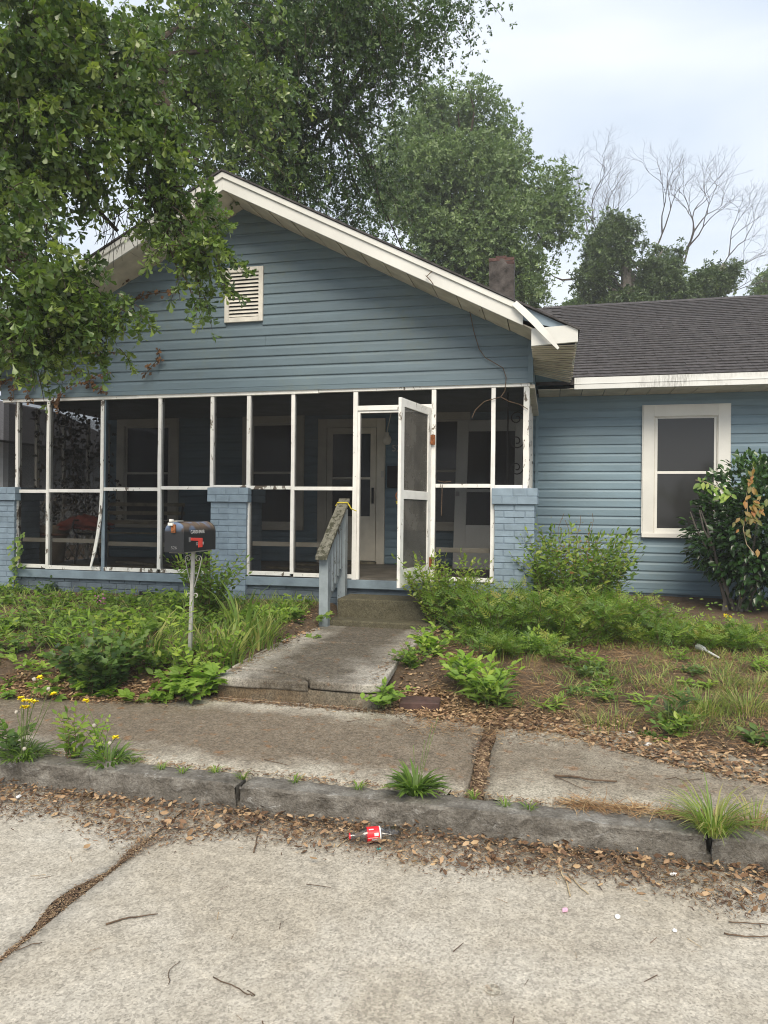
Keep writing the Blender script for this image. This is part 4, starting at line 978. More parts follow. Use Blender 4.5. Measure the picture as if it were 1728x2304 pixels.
fl.prism([(fxp, 5.075, 1.382), (fxp, 5.265, 1.374), (fxp, 5.265, 1.300), (fxp, 5.20, 1.300), (fxp, 5.20, 1.352), (fxp, 5.075, 1.360)], (.006, 0, 0))
fl.build('flag', 'flag_red', mb, False, .002)
MB().box(fxp - .006, fxp + .003, 5.055, 5.080, 1.350, 1.388).build('flag_bracket', 'number_dark', mb)
SIDE = Matrix.Rotation(PI / 2, 4, 'Z') @ FRONT
text('lettering', 'GAND BARB:', .040, Matrix.Translation((MX1 + .0005, 5.20, 1.425)) @ SIDE, 'lettering_worn', mb, .0006)
text('lettering', '526  L  8', .036, Matrix.Translation((MX1 + .0005, 5.235, 1.330)) @ SIDE, 'lettering_worn', mb, .0006)
text('lettering', '526', .034, Matrix.Translation((cxm - .0, MY0 - .0135, 1.305)) @ FRONT, 'number_dark', mb, .0006)
pbx, pby = -2.842, 5.28; gp = gz(-2.86, 5.28)
po = MB(); po.tube([(pbx - .024, pby, gp - .1), (pbx - .004, pby, MZ0 - .006)], .0, 4)
po = MB()
for z, x in ((gp - .1, pbx - .026), (MZ0 - .008, pbx)): po.v += [(x - .013, pby - .013, z), (x + .013, pby - .013, z), (x + .013, pby + .013, z), (x - .013, pby + .013, z)]
po.f = [(0, 1, 5, 4), (1, 2, 6, 5), (2, 3, 7, 6), (3, 0, 4, 7), (4, 5, 6, 7), (3, 2, 1, 0)]
po.build('post', 'post_white', mb, False, .002)
MB().box(pbx - .06, pbx + .06, MY0 + .02, MY1 - .02, MZ0 - .010, MZ0 - .001).build('mounting_plate', 'post_white', mb)
for s in (-1, 1):           # heart-shaped scrolls each side of the post
    pts = [(pbx + s * .014, pby, .975)] + [(pbx + s * (.014 + .062 * math.sin(t * 1.25)), pby, .98 + .24 * t) for t in frange(.1, .82, .1)]
    c = Vector((pbx + s * .044, pby, 1.205)); r = .030
    for t in frange(0, 1, .07): a = (0 if s == 1 else PI) + s * t * 2 * PI * 1.15; rr = .030 * (1 - .72 * t); pts.append((c.x + rr * math.cos(a), pby, c.z + rr * math.sin(a)))
    MB().tube(pts, .004, 5).build('scroll', 'post_white', mb)
    c = Vector((pbx - .006 + s * .030, pby, .905)); MB().tube([(c.x + .016 * math.cos(a), pby, c.z + .016 * math.sin(a)) for a in frange(-PI / 2, PI * 1.1, .4)], .005, 5).build('lower_scroll', 'post_white', mb)

# --- on the porch
d = thing('leaning_storm_door', 'white glazed storm door leaning on the porch wall behind the right screens', 'door', (-.8, 9.6, ZP))
LM = Matrix.Translation((-1.30, 9.55, ZP)) @ Matrix.Rotation(math.radians(-10), 4, 'X')
def lp(name, a, b, c, e, t0, t1, mat):
    m = MB().box(a, b, t0, t1, c, e); m.v = [tuple(LM @ Vector(v)) for v in m.v]; return m.build(name, mat, d, False, .003)
lp('stile', 0, .16, 0, 2.08, 0, .04, 'trim_white'); lp('stile', .80, .96, 0, 2.08, 0, .04, 'trim_white'); lp('rail', .16, .80, 1.92, 2.08, .001, .039, 'trim_white'); lp('rail', .16, .80, 0, .60, .001, .039, 'trim_white'); lp('rail', .16, .80, 1.06, 1.10, .001, .039, 'trim_white')
lp('glass', .16, .80, .60, 1.92, .018, .022, 'pane_screen'); lp('latch', .01, .06, 1.0, 1.06, -.02, 0, 'post_white')
sc = thing('iron_scroll_trellis', 'black wrought iron scroll panel inside the porch corner', 'trellis', (-.42, 8.2, ZP))
m = MB()
m.tube([(-.50, 8.2, ZP), (-.50, 8.2, 2.98)], .010, 5).tube([(-.31, 8.2, ZP), (-.31, 8.2, 2.98)], .010, 5)
m.build('upright', 'black_metal', sc)
for zc, s in ((2.68, 1), (2.42, -1), (2.12, -1), (1.7, 1), (1.35, -1)):
    c = Vector((-.40, 8.2, zc)); pts = []
    for t in frange(0, 1, .06): a = s * (t * 2.6 * PI); rr = .085 * (1 - .75 * t); pts.append((c.x + rr * math.cos(a), 8.2, c.z + rr * math.sin(a)))
    pts = [(-.32, 8.2, zc - s * .26), (-.325, 8.2, zc - s * .1)] + pts
    MB().tube(pts, .007, 5).build('scroll', 'black_metal', sc)
pot = thing('planter', 'tall pale clay planter pot behind the left porch screens', 'plant pot', (-6.72, 8.5, ZP))
MB().lathe([(.12, 0), (.15, .02), (.20, .40), (.235, .46), (.235, .52), (.22, .53), (.19, .50)], (-6.72, 8.5, ZP), 22).build('pot_body', 'pot_pale', pot, True)
MB().lathe([(.218, .385), (.226, .39), (.226, .41), (.212, .415)], (-6.72, 8.5, ZP), 22, cap=False).build('pot_band', 'terracotta', pot, True)
rc = MB(); R_ = random.Random(4)
for j in range(9):
    for i in range(13): rc.v.append((-6.62 + i * .055, 8.35 + j * .06, ZP + .53 + .16 * math.sin(i / 12 * PI) * math.sin(j / 8 * PI) + R_.uniform(-.025, .025)))
rc.f = [(j * 13 + i, j * 13 + i + 1, j * 13 + 14 + i, j * 13 + 13 + i) for j in range(8) for i in range(12)]
rc.v += [(x, y, z - .05) for x, y, z in rc.v[:117]]; rc.f += [tuple(117 + q for q in f)[::-1] for f in list(rc.f)]
tag(rc.build('tarpaulin', 'red_cloth', None, True), 'crumpled dark red cover heaped on top of the porch planter', 'tarpaulin')
bn = thing('porch_bench', 'black wrought iron bench frame with broken slats on the porch', 'bench', (-5.6, 8.6, ZP))
for x in (-6.25, -4.95):
    sgn = 1 if x < -5.5 else -1
    MB().tube([(x, 8.35, ZP), (x, 8.42, ZP + .25), (x, 8.38, ZP + .42), (x, 8.75, ZP + .40), (x, 8.85, ZP + .2), (x, 8.9, ZP)], .014, 6).build('leg', 'black_metal', bn)
    MB().tube([(x, 8.75, ZP + .40), (x, 8.86, ZP + .65), (x, 8.90, ZP + .85)], .014, 6).build('back_upright', 'black_metal', bn)
    MB().tube([(x, 8.36, ZP + .42), (x, 8.30, ZP + .5), (x, 8.33, ZP + .60), (x, 8.42, ZP + .60), (x, 8.6, ZP + .58), (x, 8.86, ZP + .62)], .013, 6).build('arm', 'black_metal', bn)
for yy, zz in ((8.42, .43), (8.55, .425), (8.68, .42)): MB().box(-6.27, -4.93, yy - .03, yy + .03, ZP + zz, ZP + zz + .02).build('seat_slat', 'old_wood', bn)
for zz in (.55, .68, .80): MB().box(-6.27, -4.93, 8.84 + zz * .05, 8.865 + zz * .05, ZP + zz, ZP + zz + .05).build('back_slat', 'old_wood', bn)
wl_ = MB(); R_ = random.Random(9); prof = [(.0, .02), (.12, .06), (.20, .055), (.235, .02), (.22, 0)]
wl_.lathe([(.0015, 0), (.22, 0), (.25, .03), (.22, .065), (.12, .085), (.0015, .09)], (-4.55, 8.9, ZP), 20)
tag(wl_.build('stepping_stone', 'pot_pale', None, True), 'round pale stone lying flat on the porch floor by the bench', 'stone')
planks = [((-3.0, 9.3, ZP), .85, .09, 4, 'grey board lying across the porch floor by the front door'), ((-3.25, 8.6, ZP), .7, .12, -12, 'short weathered board on the porch floor behind the middle screens'), ((-5.3, 8.15, ZP), 1.5, .10, 11, 'long fallen board at a slant on the left porch floor'), ((-5.0, 8.25, ZP + .03), 1.35, .08, -16, 'brown board lying over the slanted board on the porch floor')]
for (c, L, w, a, lb) in planks:
    m = MB().box(-L / 2, L / 2, -w / 2, w / 2, .002, .028); M = Matrix.Translation(c) @ Matrix.Rotation(math.radians(a), 4, 'Z') @ Matrix.Rotation(.01, 4, 'Y'); m.v = [tuple(M @ Vector(v)) for v in m.v]
    tag(m.build('loose_board', 'old_wood', None, False, .003), lb, 'board', 'loose boards on the porch floor')

# --- clear bottle lying in the gutter
bt = thing('plastic_bottle', 'crushed clear plastic bottle with red label lying in the gutter leaves', 'bottle', (-.81, 3.36, .0))
BA, BB = Vector((-.935, 3.29, .038)), Vector((-.700, 3.395, .042)); bd = (BB - BA); BL = bd.length; bd.normalize()
BMx = Matrix.Translation(BA) @ bd.to_track_quat('X', 'Z').to_matrix().to_4x4()
def lat_x(prof, n=22, dent=0.0):
    m = MB().lathe(prof, (0, 0, 0), n, 'x', cap=False)
    v2 = []
    for v in m.v:
        v = Vector(v); t = v.x / BL
        if dent and t > .62: k = dent * math.sin((t - .62) / .38 * PI); v.z -= k * .5 * max(0, v.z); v.y *= 1 + k * .2; v += Vector([.12 * k * .03 * noise.noise(Vector((v.x * 60, v.y * 60, v.z * 60 + s))) * 8 for s in (0, 7, 14)])
        v2.append(tuple(BMx @ v))
    m.v = v2; return m
R_ = .034
lat_x([(.0125, .0), (.0125, .018), (.016, .03), (.028, .062), (R_, .085), (R_, .10), (R_ * .97, .15), (R_ * .90, .165), (R_, .185), (R_, .225), (R_ * .85, BL - .006), (R_ * .5, BL - .01), (.001, BL - .006)], 22, .8).build('bottle_body', 'clear_plastic', bt, True)
lat_x([(R_ + .0008, .086), (R_ + .0008, .146)]).build('label', 'label_red', bt, True)
lat_x([(R_ + .0009, .1465), (R_ + .0009, .153)]).build('label_edge', 'trim_white', bt, True)
lat_x([(.0145, .001), (.0155, .004), (.0145, .007)]).build('neck_ring', 'label_red', bt, True)
def lab_patch(x0, x1, a0, a1, mat, nm):
    m = MB()
    for t in frange(0, 1, .2):
        a = a0 + (a1 - a0) * t
        for x in (x0, x1): m.v.append(tuple(BMx @ Vector((x, (R_ + .0016) * math.cos(a), (R_ + .0016) * math.sin(a)))))
    m.f = [(2 * i, 2 * i + 1, 2 * i + 3, 2 * i + 2) for i in range(len(m.v) // 2 - 1)]; m.build(nm, mat, bt)
T0 = PI   # towards the street
lab_patch(.120, .140, T0 - .55, T0 - .15, 'trim_white', 'label_print'); lab_patch(.090, .142, T0 + .02, T0 + .10, 'trim_white', 'label_print'); lab_patch(.108, .138, T0 + .2, T0 + .62, 'lettering_worn', 'label_print')
lab_patch(.137, .143, T0 + .02, T0 + .75, 'trim_white', 'label_print'); lab_patch(.095, .118, T0 - 1.15, T0 - .98, 'trim_white', 'label_print')

# --- small litter
def scrap(name, mat, p, s, lab, cat, seed, zs=.35):
    r = random.Random(seed); bm = bmesh.new(); bmesh.ops.create_icosphere(bm, subdivisions=2, radius=1)
    for v in bm.verts: v.co *= 1 + .45 * noise.noise(v.co * 2.3 + Vector((seed, 0, 0))); v.co = Vector((v.co.x * s, v.co.y * s * .6, v.co.z * s * zs)); 
    me = bpy.data.meshes.new(name); bm.to_mesh(me); bm.free()
    o = link(name, me, mat); o.location = Vector(p) + Vector((0, 0, s * zs * .7)); o.rotation_euler.z = r.uniform(0, 6); return tag(o, lab, cat)
scrap('paper_scrap', 'white_paper', ground_at(1458, 1677), .028, 'crumpled white wad at the back edge of the pavement', 'paper', 1)
scrap('paper_scrap', 'white_paper', ground_at(1420, 1648), .022, 'small grey white scrap in the dead leaves just behind the pavement', 'paper', 2, .2)
scrap('paper_scrap', 'white_paper', onZ(1390, 2063, .004), .017, 'thin silvery scrap on the bare road near two twigs', 'paper', 3, .12)
scrap('paper_scrap', 'white_paper', onZ(1518, 2094, .004), .014, 'tiny white scrap alone on the road at the right', 'paper', 4, .15)
scrap('paper_scrap', 'white_paper', onZ(1515, 1968, .01), .019, 'white scrap among the gutter leaves near the grass tuft', 'paper', 5, .25)
scrap('paper_scrap', 'white_paper', onZ(42, 1794, .015), .018, 'pale scrap in the gutter leaves at the far left', 'paper', 6, .4)
scrap('wrapper', 'teal_foil', onZ(852, 1911, .004), .017, 'small teal foil wrapper beside the bottle', 'wrapper', 7, .3)
scrap('petal', 'pink_paper', onZ(1271, 2048, .003), .019, 'round pink petal lying on the road', 'petal', 8, .12)
p = ground_at(1570, 1462); q = ground_at(1618, 1483)
tb = thing('plastic_tube', 'white plastic tube thrown in the yard under the ferny bushes', 'tube', p)
MB().tube([p + Vector((0, 0, .03)), p + (q - p) * .3 + Vector((0, 0, .03))], [.030, .022], 10).build('tube_body', 'white_paper', tb); MB().tube([p + (q - p) * .3 + Vector((0, 0, .028)), q + Vector((0, 0, .012))], [.012, .008], 8).build('tube_neck', 'white_paper', tb)
p = ground_at(945, 1592)
bk = piece_mesh('loose_brick', .28, .17, .085, .008, 'dark_brick', .003, 3); o = link('loose_brick', bk, None); o.location = p + Vector((0, .0, .02)); o.rotation_euler = (.03, -.03, .10); tag(o, 'dark brown brick lying at the corner of the front path', 'brick')
o.scale = (1, 1, .9)
# shallow dished pit in the road
MB().lathe([(.028, .001), (.022, .0018), (.012, .0012), (.001, .001)], (-.178, 2.406, .003), 16).build('road_pit', 'walk_concrete_b', road)

# --- sticks
def stick(pts, r0, r1, mat, lab, seed=0):
    r = random.Random(seed); P = []
    for a, b in zip(pts, pts[1:]):
        a, b = Vector(a), Vector(b)
        for t in frange(0, 1, .25)[:-1]: P.append(a.lerp(b, t) + Vector([r.uniform(-.004, .004), r.uniform(-.004, .004), 0]))
    P.append(Vector(pts[-1])); n = len(P)
    m = MB().tube(P, [.52 * (r0 + (r1 - r0) * i / (n - 1)) for i in range(n)], 6)
    return tag(m.build('stick', mat, None, True), lab, 'stick', 'fallen sticks')
def sw(u, v, h=.008): z = .185; p = onZ(u, v, z); z = slab_z(p.y) + h; return onZ(u, v, z)
def rd(u, v, h=.006): return onZ(u, v, h)
stick([sw(1250, 1745, .012), sw(1300, 1748, .012), sw(1325, 1754, .02), sw(1388, 1758, .012)], .011, .009, 'twig', 'thick brown stick lying on the right pavement slab', 1)
stick([sw(1245, 1745), sw(1280, 1760), sw(1335, 1786)], .005, .002, 'twig', 'thin dark twig fanning from under the thick brown stick', 2)
stick([rd(1255, 1945), rd(1270, 1975), rd(1283, 2016)], .008, .006, 'twig_pale', 'pale straight stick poking out of the gutter leaves, left of a pair', 3)
stick([rd(1278, 1965), rd(1295, 1985), rd(1324, 2011)], .007, .005, 'twig_pale', 'pale stick slanting right, right of a pair by the gutter', 4)
stick([rd(237, 2080), rd(290, 2064), rd(355, 2056)], .008, .004, 'twig', 'curved brown stick on the road bay by the open joint', 5)
stick([rd(1628, 2100), rd(1680, 2108), rd(1740, 2106)], .007, .004, 'twig', 'dark stick running off the right edge of the road', 6)
stick([rd(1640, 2073), rd(1690, 2077), rd(1740, 2080)], .005, .003, 'twig', 'thin twig above the dark stick at the right road edge', 7)
stick([rd(480, 2200), rd(520, 2215), rd(560, 2237), rd(575, 2240), rd(556, 2228)], .004, .003, 'twig', 'hooked wiry twig on the bare road in front', 8)
stick([rd(758, 1905), rd(798, 1879)], .005, .003, 'twig_pale', 'pale twig pointing at the bottle neck', 9)
stick([rd(571, 1917), rd(578, 1885), rd(586, 1862)], .008, .005, 'twig', 'dark stub of stick leaning at the gutter leaves', 10)
stick([sw(595, 1709), sw(648, 1721)], .005, .003, 'twig', 'straight twig on the brown pavement slab', 11)
stick([sw(780, 1624), sw(820, 1617)], .005, .003, 'twig', 'short twig near the back of the pavement by the path', 12)
stick([rd(380, 2215), rd(382, 2180), rd(405, 2163)], .003, .002, 'twig', 'fine bent twig on the road near the bottom left', 13)
stick([rd(35, 2140), rd(70, 2125), rd(95, 2120)], .004, .003, 'twig', 'small dark twig beside the open road joint', 14)
stick([sw(1495, 1752), sw(1520, 1749), sw(1538, 1756), sw(1580, 1752)], .004, .003, 'twig', 'crooked twig at the right of the pavement', 15)
stick([rd(690, 1989), rd(745, 1997)], .004, .002, 'twig', 'thin dark twig in the middle of the road', 16)

# ================================================================== LEAF LITTER (uncountable)
def litter(name, n, pts_fn, size, mat, tmpl, flatness=.35, seed=1, lift=.012, vpow=1.0):
    rg = np.random.default_rng(seed); pos, sz = [], []
    while len(pos) < n:
        p = pts_fn(rg)
        if p is None: continue
        pos.append(p)
    pos = np.array(pos); N = len(pos)
    a = rg.uniform(0, 2 * PI, N); ax = np.stack([np.cos(a), np.sin(a), rg.normal(0, flatness * .6, N)], 1)
    nr = np.stack([rg.normal(0, flatness, N), rg.normal(0, flatness, N), np.ones(N)], 1)
    flip = rg.random(N) < .4; nr[flip] *= -1
    pos[:, 2] += rg.uniform(.001, lift, N)
    return big_mesh(name, [scatter_mesh(name, tmpl, pos, ax, nr, rg.uniform(size[0], size[1], N), rg.random(N) ** vpow)], mat)
GUT = [(-4, 3.10), (-2.75, 3.10), (-2.45, 3.24), (-2.0, 2.98), (-1.75, 3.10), (-1.55, 3.22), (-.9, 3.24), (-.45, 3.17), (0.05, 3.26), (.4, 3.25), (.65, 3.12), (.9, 3.15), (3, 3.1)]
def gut(rg, bias):
    x = rg.uniform(-3.4, 2.0); yn = lerp_pts(x, GUT); t = rg.random() ** bias; y = 3.462 - (3.462 - yn + .06 * rg.normal()) * t
    if y > 3.46: return None
    h = .035 * max(0, 1 - (3.46 - y) / .22) * rg.random()
    return (x, y, .002 + h)
tag(litter('gutter_leaves', 2300, lambda rg: gut(rg, 1.9), (.012, .050), 'litter_leaf', DRY, .5, 2, .03, 1.25), 'dry brown oak leaves drifted along the kerb in the gutter', 'leaves', kind='stuff')
tag(litter('gutter_crumbs', 17000, lambda rg: gut(rg, .95), (.006, .024), 'litter_bit', BIT, .3, 3, .012, 1.3), 'fine brown catkins and leaf crumbs spread on the road edge', 'debris', kind='stuff')
def joint_bits(rg):
    y = rg.uniform(1.4, 3.1); x = -1.885 + .012 * noise.noise(Vector((y * 1.3, 0, 3))) + rg.normal(0, .005)
    z = -.012 + .014 * rg.random()
    if 2.33 < y < 2.75 and rg.random() < .9: x -= abs(rg.uniform(0, .075)) * math.sin((y - 2.33) / .42 * PI) ** .7; z = -.008 + .010 * rg.random()
    if 2.85 < y and rg.random() < .7: x += rg.normal(0, .12 * (y - 2.8)); z = .004
    return (x, y, z)
tag(litter('joint_debris', 8000, joint_bits, (.004, .015), 'litter_bit', BIT, .3, 4, .008, .9), 'brown crumbs filling the open road joint', 'debris', kind='stuff')
def pav_bits(rg):
    k = rg.random()
    if k < .30: x = rg.normal(-.38, .019); y = rg.uniform(3.63, 4.8); x += .02 * math.sin(y * 7)
    elif k < .55: x = rg.uniform(-3.4, 2); y = rg.normal(3.635, .018) if x < .0 else rg.normal(3.64, .03)
    elif k < .75: x = rg.uniform(-2.45, -1.0); y = 4.86 - abs(rg.normal(0, .035))
    else: x = rg.uniform(-3.4, 1.8); y = lerp_pts(x, YC) - abs(rg.normal(0, .05))
    return (x, y, slab_z(y) - (.03 if abs(x + .38) < .04 else 0))
tag(litter('pavement_crumbs', 7000, pav_bits, (.008, .034), 'litter_bit', BIT, .25, 5, .010, .8), 'leaf crumbs in the joints and along the edges of the pavement', 'debris', kind='stuff')
def yard_leaf(rg):
    k = rg.random()
    if k < .42: x = rg.uniform(-4.2, -2.42); y = lerp_pts(x, YC) + abs(rg.normal(0, .30)) - .03
    elif k < .50: x = rg.normal(-.95, .17); y = rg.uniform(4.85, 5.3)
    elif k < .80: x = rg.uniform(-.9, 1.9); y = lerp_pts(x, YC) + abs(rg.normal(0, .25)) - .05
    elif k < .93: x = rg.uniform(-6, -2.3); y = rg.uniform(5.0, 7.7)
    elif k < .975: x = -1.12 + abs(rg.normal(0, .18)); y = rg.uniform(5.0, 7.0)
    else: x = rg.uniform(-2.7, -2.25); y = rg.uniform(6.0, 7.4)
    if -2.46 < x < -1.14 and y > 4.85 and not (x < -2.24 and y > 6): return None
    return (x, y, max(gz(x, y), slab_z(y), path_z(y) if x < -2.2 and x > -2.45 and y > 6 else 0))
tag(litter('yard_leaves', 11000, yard_leaf, (.016, .050), 'litter_leaf', DRY, .4, 6, .022, .9), 'dry tan leaves scattered over the yard behind the pavement', 'leaves', kind='stuff')
def yard_straw(rg):
    k = rg.random()
    if k < .68: x = rg.uniform(-.9, 2.4); y = rg.uniform(4.5, 7.2)
    elif k < .955: x = rg.uniform(-6, -2.45); y = rg.uniform(4.7, 7.6)
    else: x = .1 + 1.1 * rg.random() ** 1.3; y = rg.normal(3.65, .025)
    if -2.46 < x < -1.14 and y > 4.85: return None
    return (x, y, max(gz(x, y), slab_z(y)))
tag(litter('pine_straw', 24000, yard_straw, (.05, .15), 'pine_straw', NEEDLE, .25, 7, .016), 'rusty pine straw and dry grass stems strewn over the bare soil', 'straw', kind='stuff')
def soil_bits(rg):
    x, y = (rg.uniform(-1.0, 2.6), rg.uniform(4.4, 6.9)) if rg.random() < .7 else (rg.uniform(-6, -2.45), rg.uniform(4.6, 7.5))
    return (x, y, max(gz(x, y), slab_z(y)))
tag(litter('soil_crumbs', 13000, soil_bits, (.008, .030), 'litter_bit', BIT, .3, 17, .008, .8), 'bark chips and leaf crumbs covering the bare soil', 'debris', kind='stuff')
def path_bits(rg):
    y = rg.uniform(4.95, 7.1); s = rg.random()
    x = -2.40 + abs(rg.normal(0, .06)) if s < .6 else -1.22 - abs(rg.normal(0, .06))
    if s > .9: x = rg.uniform(-2.3, -1.2)
    return (x, y, path_z(y) + .001)
tag(litter('path_crumbs', 1500, path_bits, (.008, .03), 'litter_bit', BIT, .25, 8, .006, .8), 'leaf crumbs along the sides of the front path', 'debris', kind='stuff')
def twiglets(rg): 
    k = rg.random()
    if k < .5: x = rg.uniform(-3, 1.4); y = rg.uniform(2.0, 3.2); return (x, y, .002)
    x = rg.uniform(-3, 1.4); y = rg.uniform(3.7, 4.6); return (x, y, slab_z(y))
tag(litter('twiglets', 110, twiglets, (.02, .075), 'litter_bit', ([(-.03, 0, 0), (.03, 0, 0), (.02, 1, 0), (-.02, 1, 0)], [(0, 1, 2), (0, 2, 3)]), .02, 9, .004, 2.0), 'fine dark twiglets scattered on road and pavement', 'twigs', kind='stuff')

# ================================================================== PLANTS
def plant(name, label, cat, pos, h, spread, nst, tmpl, leaf, lps, mat, stem='stem_green', droop=.25, group=None, seed=0, t0=.15, var=(0, 1), flat_=.6, rbase=.02, sr=.003, upw=.12):
    r = random.Random(seed); pos = Vector(pos)
    root = thing(name, label, cat, pos, group)
    sm = MB(); P, A, N, S, W = [], [], [], [], []
    for i in range(nst):
        a = r.uniform(0, 2 * PI); rr = rbase * math.sqrt(r.random()); o = pos + Vector((rr * math.cos(a), rr * math.sin(a), -.02))
        a = r.uniform(0, 2 * PI) if rbase < .08 else a + r.uniform(-.7, .7)
        s = spread * math.sqrt(r.random()); L = h * r.uniform(.65, 1.05); d = Vector((math.cos(a) * s, math.sin(a) * s, 0)); pts = []
        for k in range(6):
            t = k / 5; pts.append(o + d * (t ** 1.3) + Vector((r.uniform(-.01, .01), r.uniform(-.01, .01), L * (t - droop * t * t * (1 if s > .3 * spread else .4)))))
        sm.tube(pts, [sr * (1 - .6 * k / 5) for k in range(6)], 3, False)
        wv = r.uniform(*var)
        for j in range(lps):
            t = t0 + (1 - t0) * (j + r.random()) / lps; k = min(4, int(t * 5)); p = pts[k].lerp(pts[k + 1], t * 5 - k); tan = (pts[k + 1] - pts[k]).normalized()
            b = j * 2.4 + r.uniform(-.5, .5); side = Vector((math.cos(b), math.sin(b), 0))
            ax = side * 1.0 + tan * r.uniform(.2, .7) + Vector((0, 0, r.uniform(-.35, .25) + upw))
            if t > .93: ax = tan + side * .3
            P.append(p); A.append(ax); N.append((r.uniform(-flat_, flat_), r.uniform(-flat_, flat_) - .15, 1)); S.append(leaf * r.uniform(.6, 1.1) * (1.0 - .35 * max(0, t - .7) / .3)); W.append(min(1, max(0, wv + r.uniform(-.22, .22) + .2 * (t - .5))))
    sm.build('stem', stem, root)
    big_mesh('foliage', [scatter_mesh('f', tmpl, P, A, N, S, W)], mat, root)
    return root
def tuft(name, label, cat, pos, h, n, spread, mat='grass_blade', group=None, seed=0, var=(0, .75), width=1.0, r0=.03):
    rg = np.random.default_rng(seed); pos = Vector(pos); root = thing(name, label, cat, pos, group)
    a = rg.uniform(0, 2 * PI, n); rr = r0 * np.sqrt(rg.random(n)); lean = spread * np.sqrt(rg.random(n))
    P = np.stack([pos.x + rr * np.cos(a), pos.y + rr * np.sin(a), np.full(n, pos.z - .01)], 1)
    A = np.stack([lean * np.cos(a), lean * np.sin(a), np.ones(n)], 1) + rg.normal(0, .08, (n, 3))
    N = np.stack([-np.cos(a) * .6, -np.sin(a) * .6, np.full(n, 1.0)], 1)
    V = np.array(BLADE[0], float); V[:, 0] *= width; V[:, 2] *= 1.6
    big_mesh('blades', [scatter_mesh('b', (V, BLADE[1]), P, A, N, h * rg.uniform(.45, 1.05, n), rg.uniform(*var, n))], mat, root)
    return root
G = ground_at
# left yard
plant('shrub', 'leafy yellow green shrub growing behind the mailbox post against the brick pillar', 'shrub', G(468, 1392), .85, .42, 46, OVATE, .085, 20, 'weed_leaf', 'stem_brown', .2, None, 1, .1, (.1, .8), .6, .08)
plant('ivy_mound', 'dark ivy mound sprawling in the left yard behind the pavement', 'ivy', G(225, 1555), .60, .32, 40, IVY, .10, 16, 'ivy_leaf', 'stem_brown', .3, None, 2, .0, (0, .6), .8, .12)
plant('creeper_clump', 'five-fingered creeper spilling over the leaves left of the path lip', 'creeper', G(432, 1572), .42, .20, 14, PALM5, .125, 6, 'lime_leaf', 'stem_brown', .45, None, 3, .2, (0, .45), .5, .12)
plant('creeper_sprig', 'single creeper sprig lying on the pavement edge by the creeper clump', 'creeper', G(352, 1578), .10, .10, 5, PALM5, .13, 3, 'lime_leaf', 'stem_brown', .4, None, 4, .3, (0, .4), .4)
plant('privet_sapling', 'thin pale yellow sapling rising in front of the mailbox post', 'sapling', G(405, 1520), .78, .14, 7, NARROW, .11, 16, 'lime_leaf', 'stem_green', .1, None, 5, .1, (.4, 1), .6, .06)
plant('privet_sapling', 'bushy yellow green sapling right of the mailbox post foot', 'sapling', G(462, 1530), .55, .26, 12, OVATE, .075, 14, 'lime_leaf', 'stem_brown', .15, None, 6, .1, (.2, .9), .7, .1)
LW = 'leafy weeds in the left yard'
wl2 = [((182, 1470), .46, .26, 'tall pointed green weed in the middle of the left yard', NARROW, .15, 'lime_leaf'), ((60, 1455), .26, .30, 'broad low weed near the left edge of the yard', OVATE, .085, 'weed_leaf'), ((120, 1500), .16, .24, 'flat spreading weed in dry straw at the left', OVATE, .09, 'lime_leaf'), ((150, 1560), .22, .2, 'trifoliate creeper by the leaf pile behind the dandelions', PALM5, .12, 'lime_leaf'), ((290, 1450), .38, .28, 'bright green lobed weed before the left porch screens', IVY, .10, 'lime_leaf'), ((330, 1500), .24, .22, 'dark low weed between ivy mound and sapling', OVATE, .08, 'weed_leaf'), ((20, 1410), .26, .32, 'green weeds at the foot of the left brick pillar', OVATE, .08, 'weed_leaf'), ((130, 1420), .30, .3, 'ragweed patch below the dark fern', IVY, .08, 'weed_leaf'), ((230, 1405), .30, .28, 'weed patch below the left porch sill', OVATE, .085, 'lime_leaf'), ((350, 1420), .32, .26, 'leafy weed left of the mailbox post by the porch wall', IVY, .09, 'weed_leaf'), ((560, 1400), .30, .24, 'lime weed against the middle brick pillar base', OVATE, .085, 'lime_leaf'), ((620, 1395), .26, .24, 'green weed under the porch beam left of the handrail', IVY, .085, 'weed_leaf'), ((685, 1400), .18, .18, 'low creeper at the foot of the handrail post', PALM5, .09, 'weed_leaf'), ((300, 1560), .12, .16, 'small creeper leaf patch on the dead leaves left of the creeper clump', PALM5, .13, 'lime_leaf'), ((660, 1430), .12, .16, 'low green creeper beside the path edge near the handrail', PALM5, .09, 'lime_leaf'), ((20, 1560), .14, .18, 'creeper leaves at the left edge behind the dandelions', PALM5, .13, 'lime_leaf')]
for i, (uv, h, s, lb, tm, lf, mt) in enumerate(wl2): plant('weed', lb, 'weed', G(*uv), h * (.75 if uv[1] < 1430 else 1.0), s * 1.05, 9 if tm is PALM5 else 16, tm, lf * (.8 if tm is PALM5 else 1), 4 if tm is PALM5 else 9, mt, 'stem_green', .25, LW, 20 + i, .1, (0, .8), .6, .18)
plant('fern', 'dark green fern-like clump at the foot of the left porch wall', 'fern', onY(112, 1352, 7.66), .36, .16, 14, IVY, .075, 9, 'ivy_leaf', 'stem_green', .35, None, 41, .15, (0, .4), .6, .06)
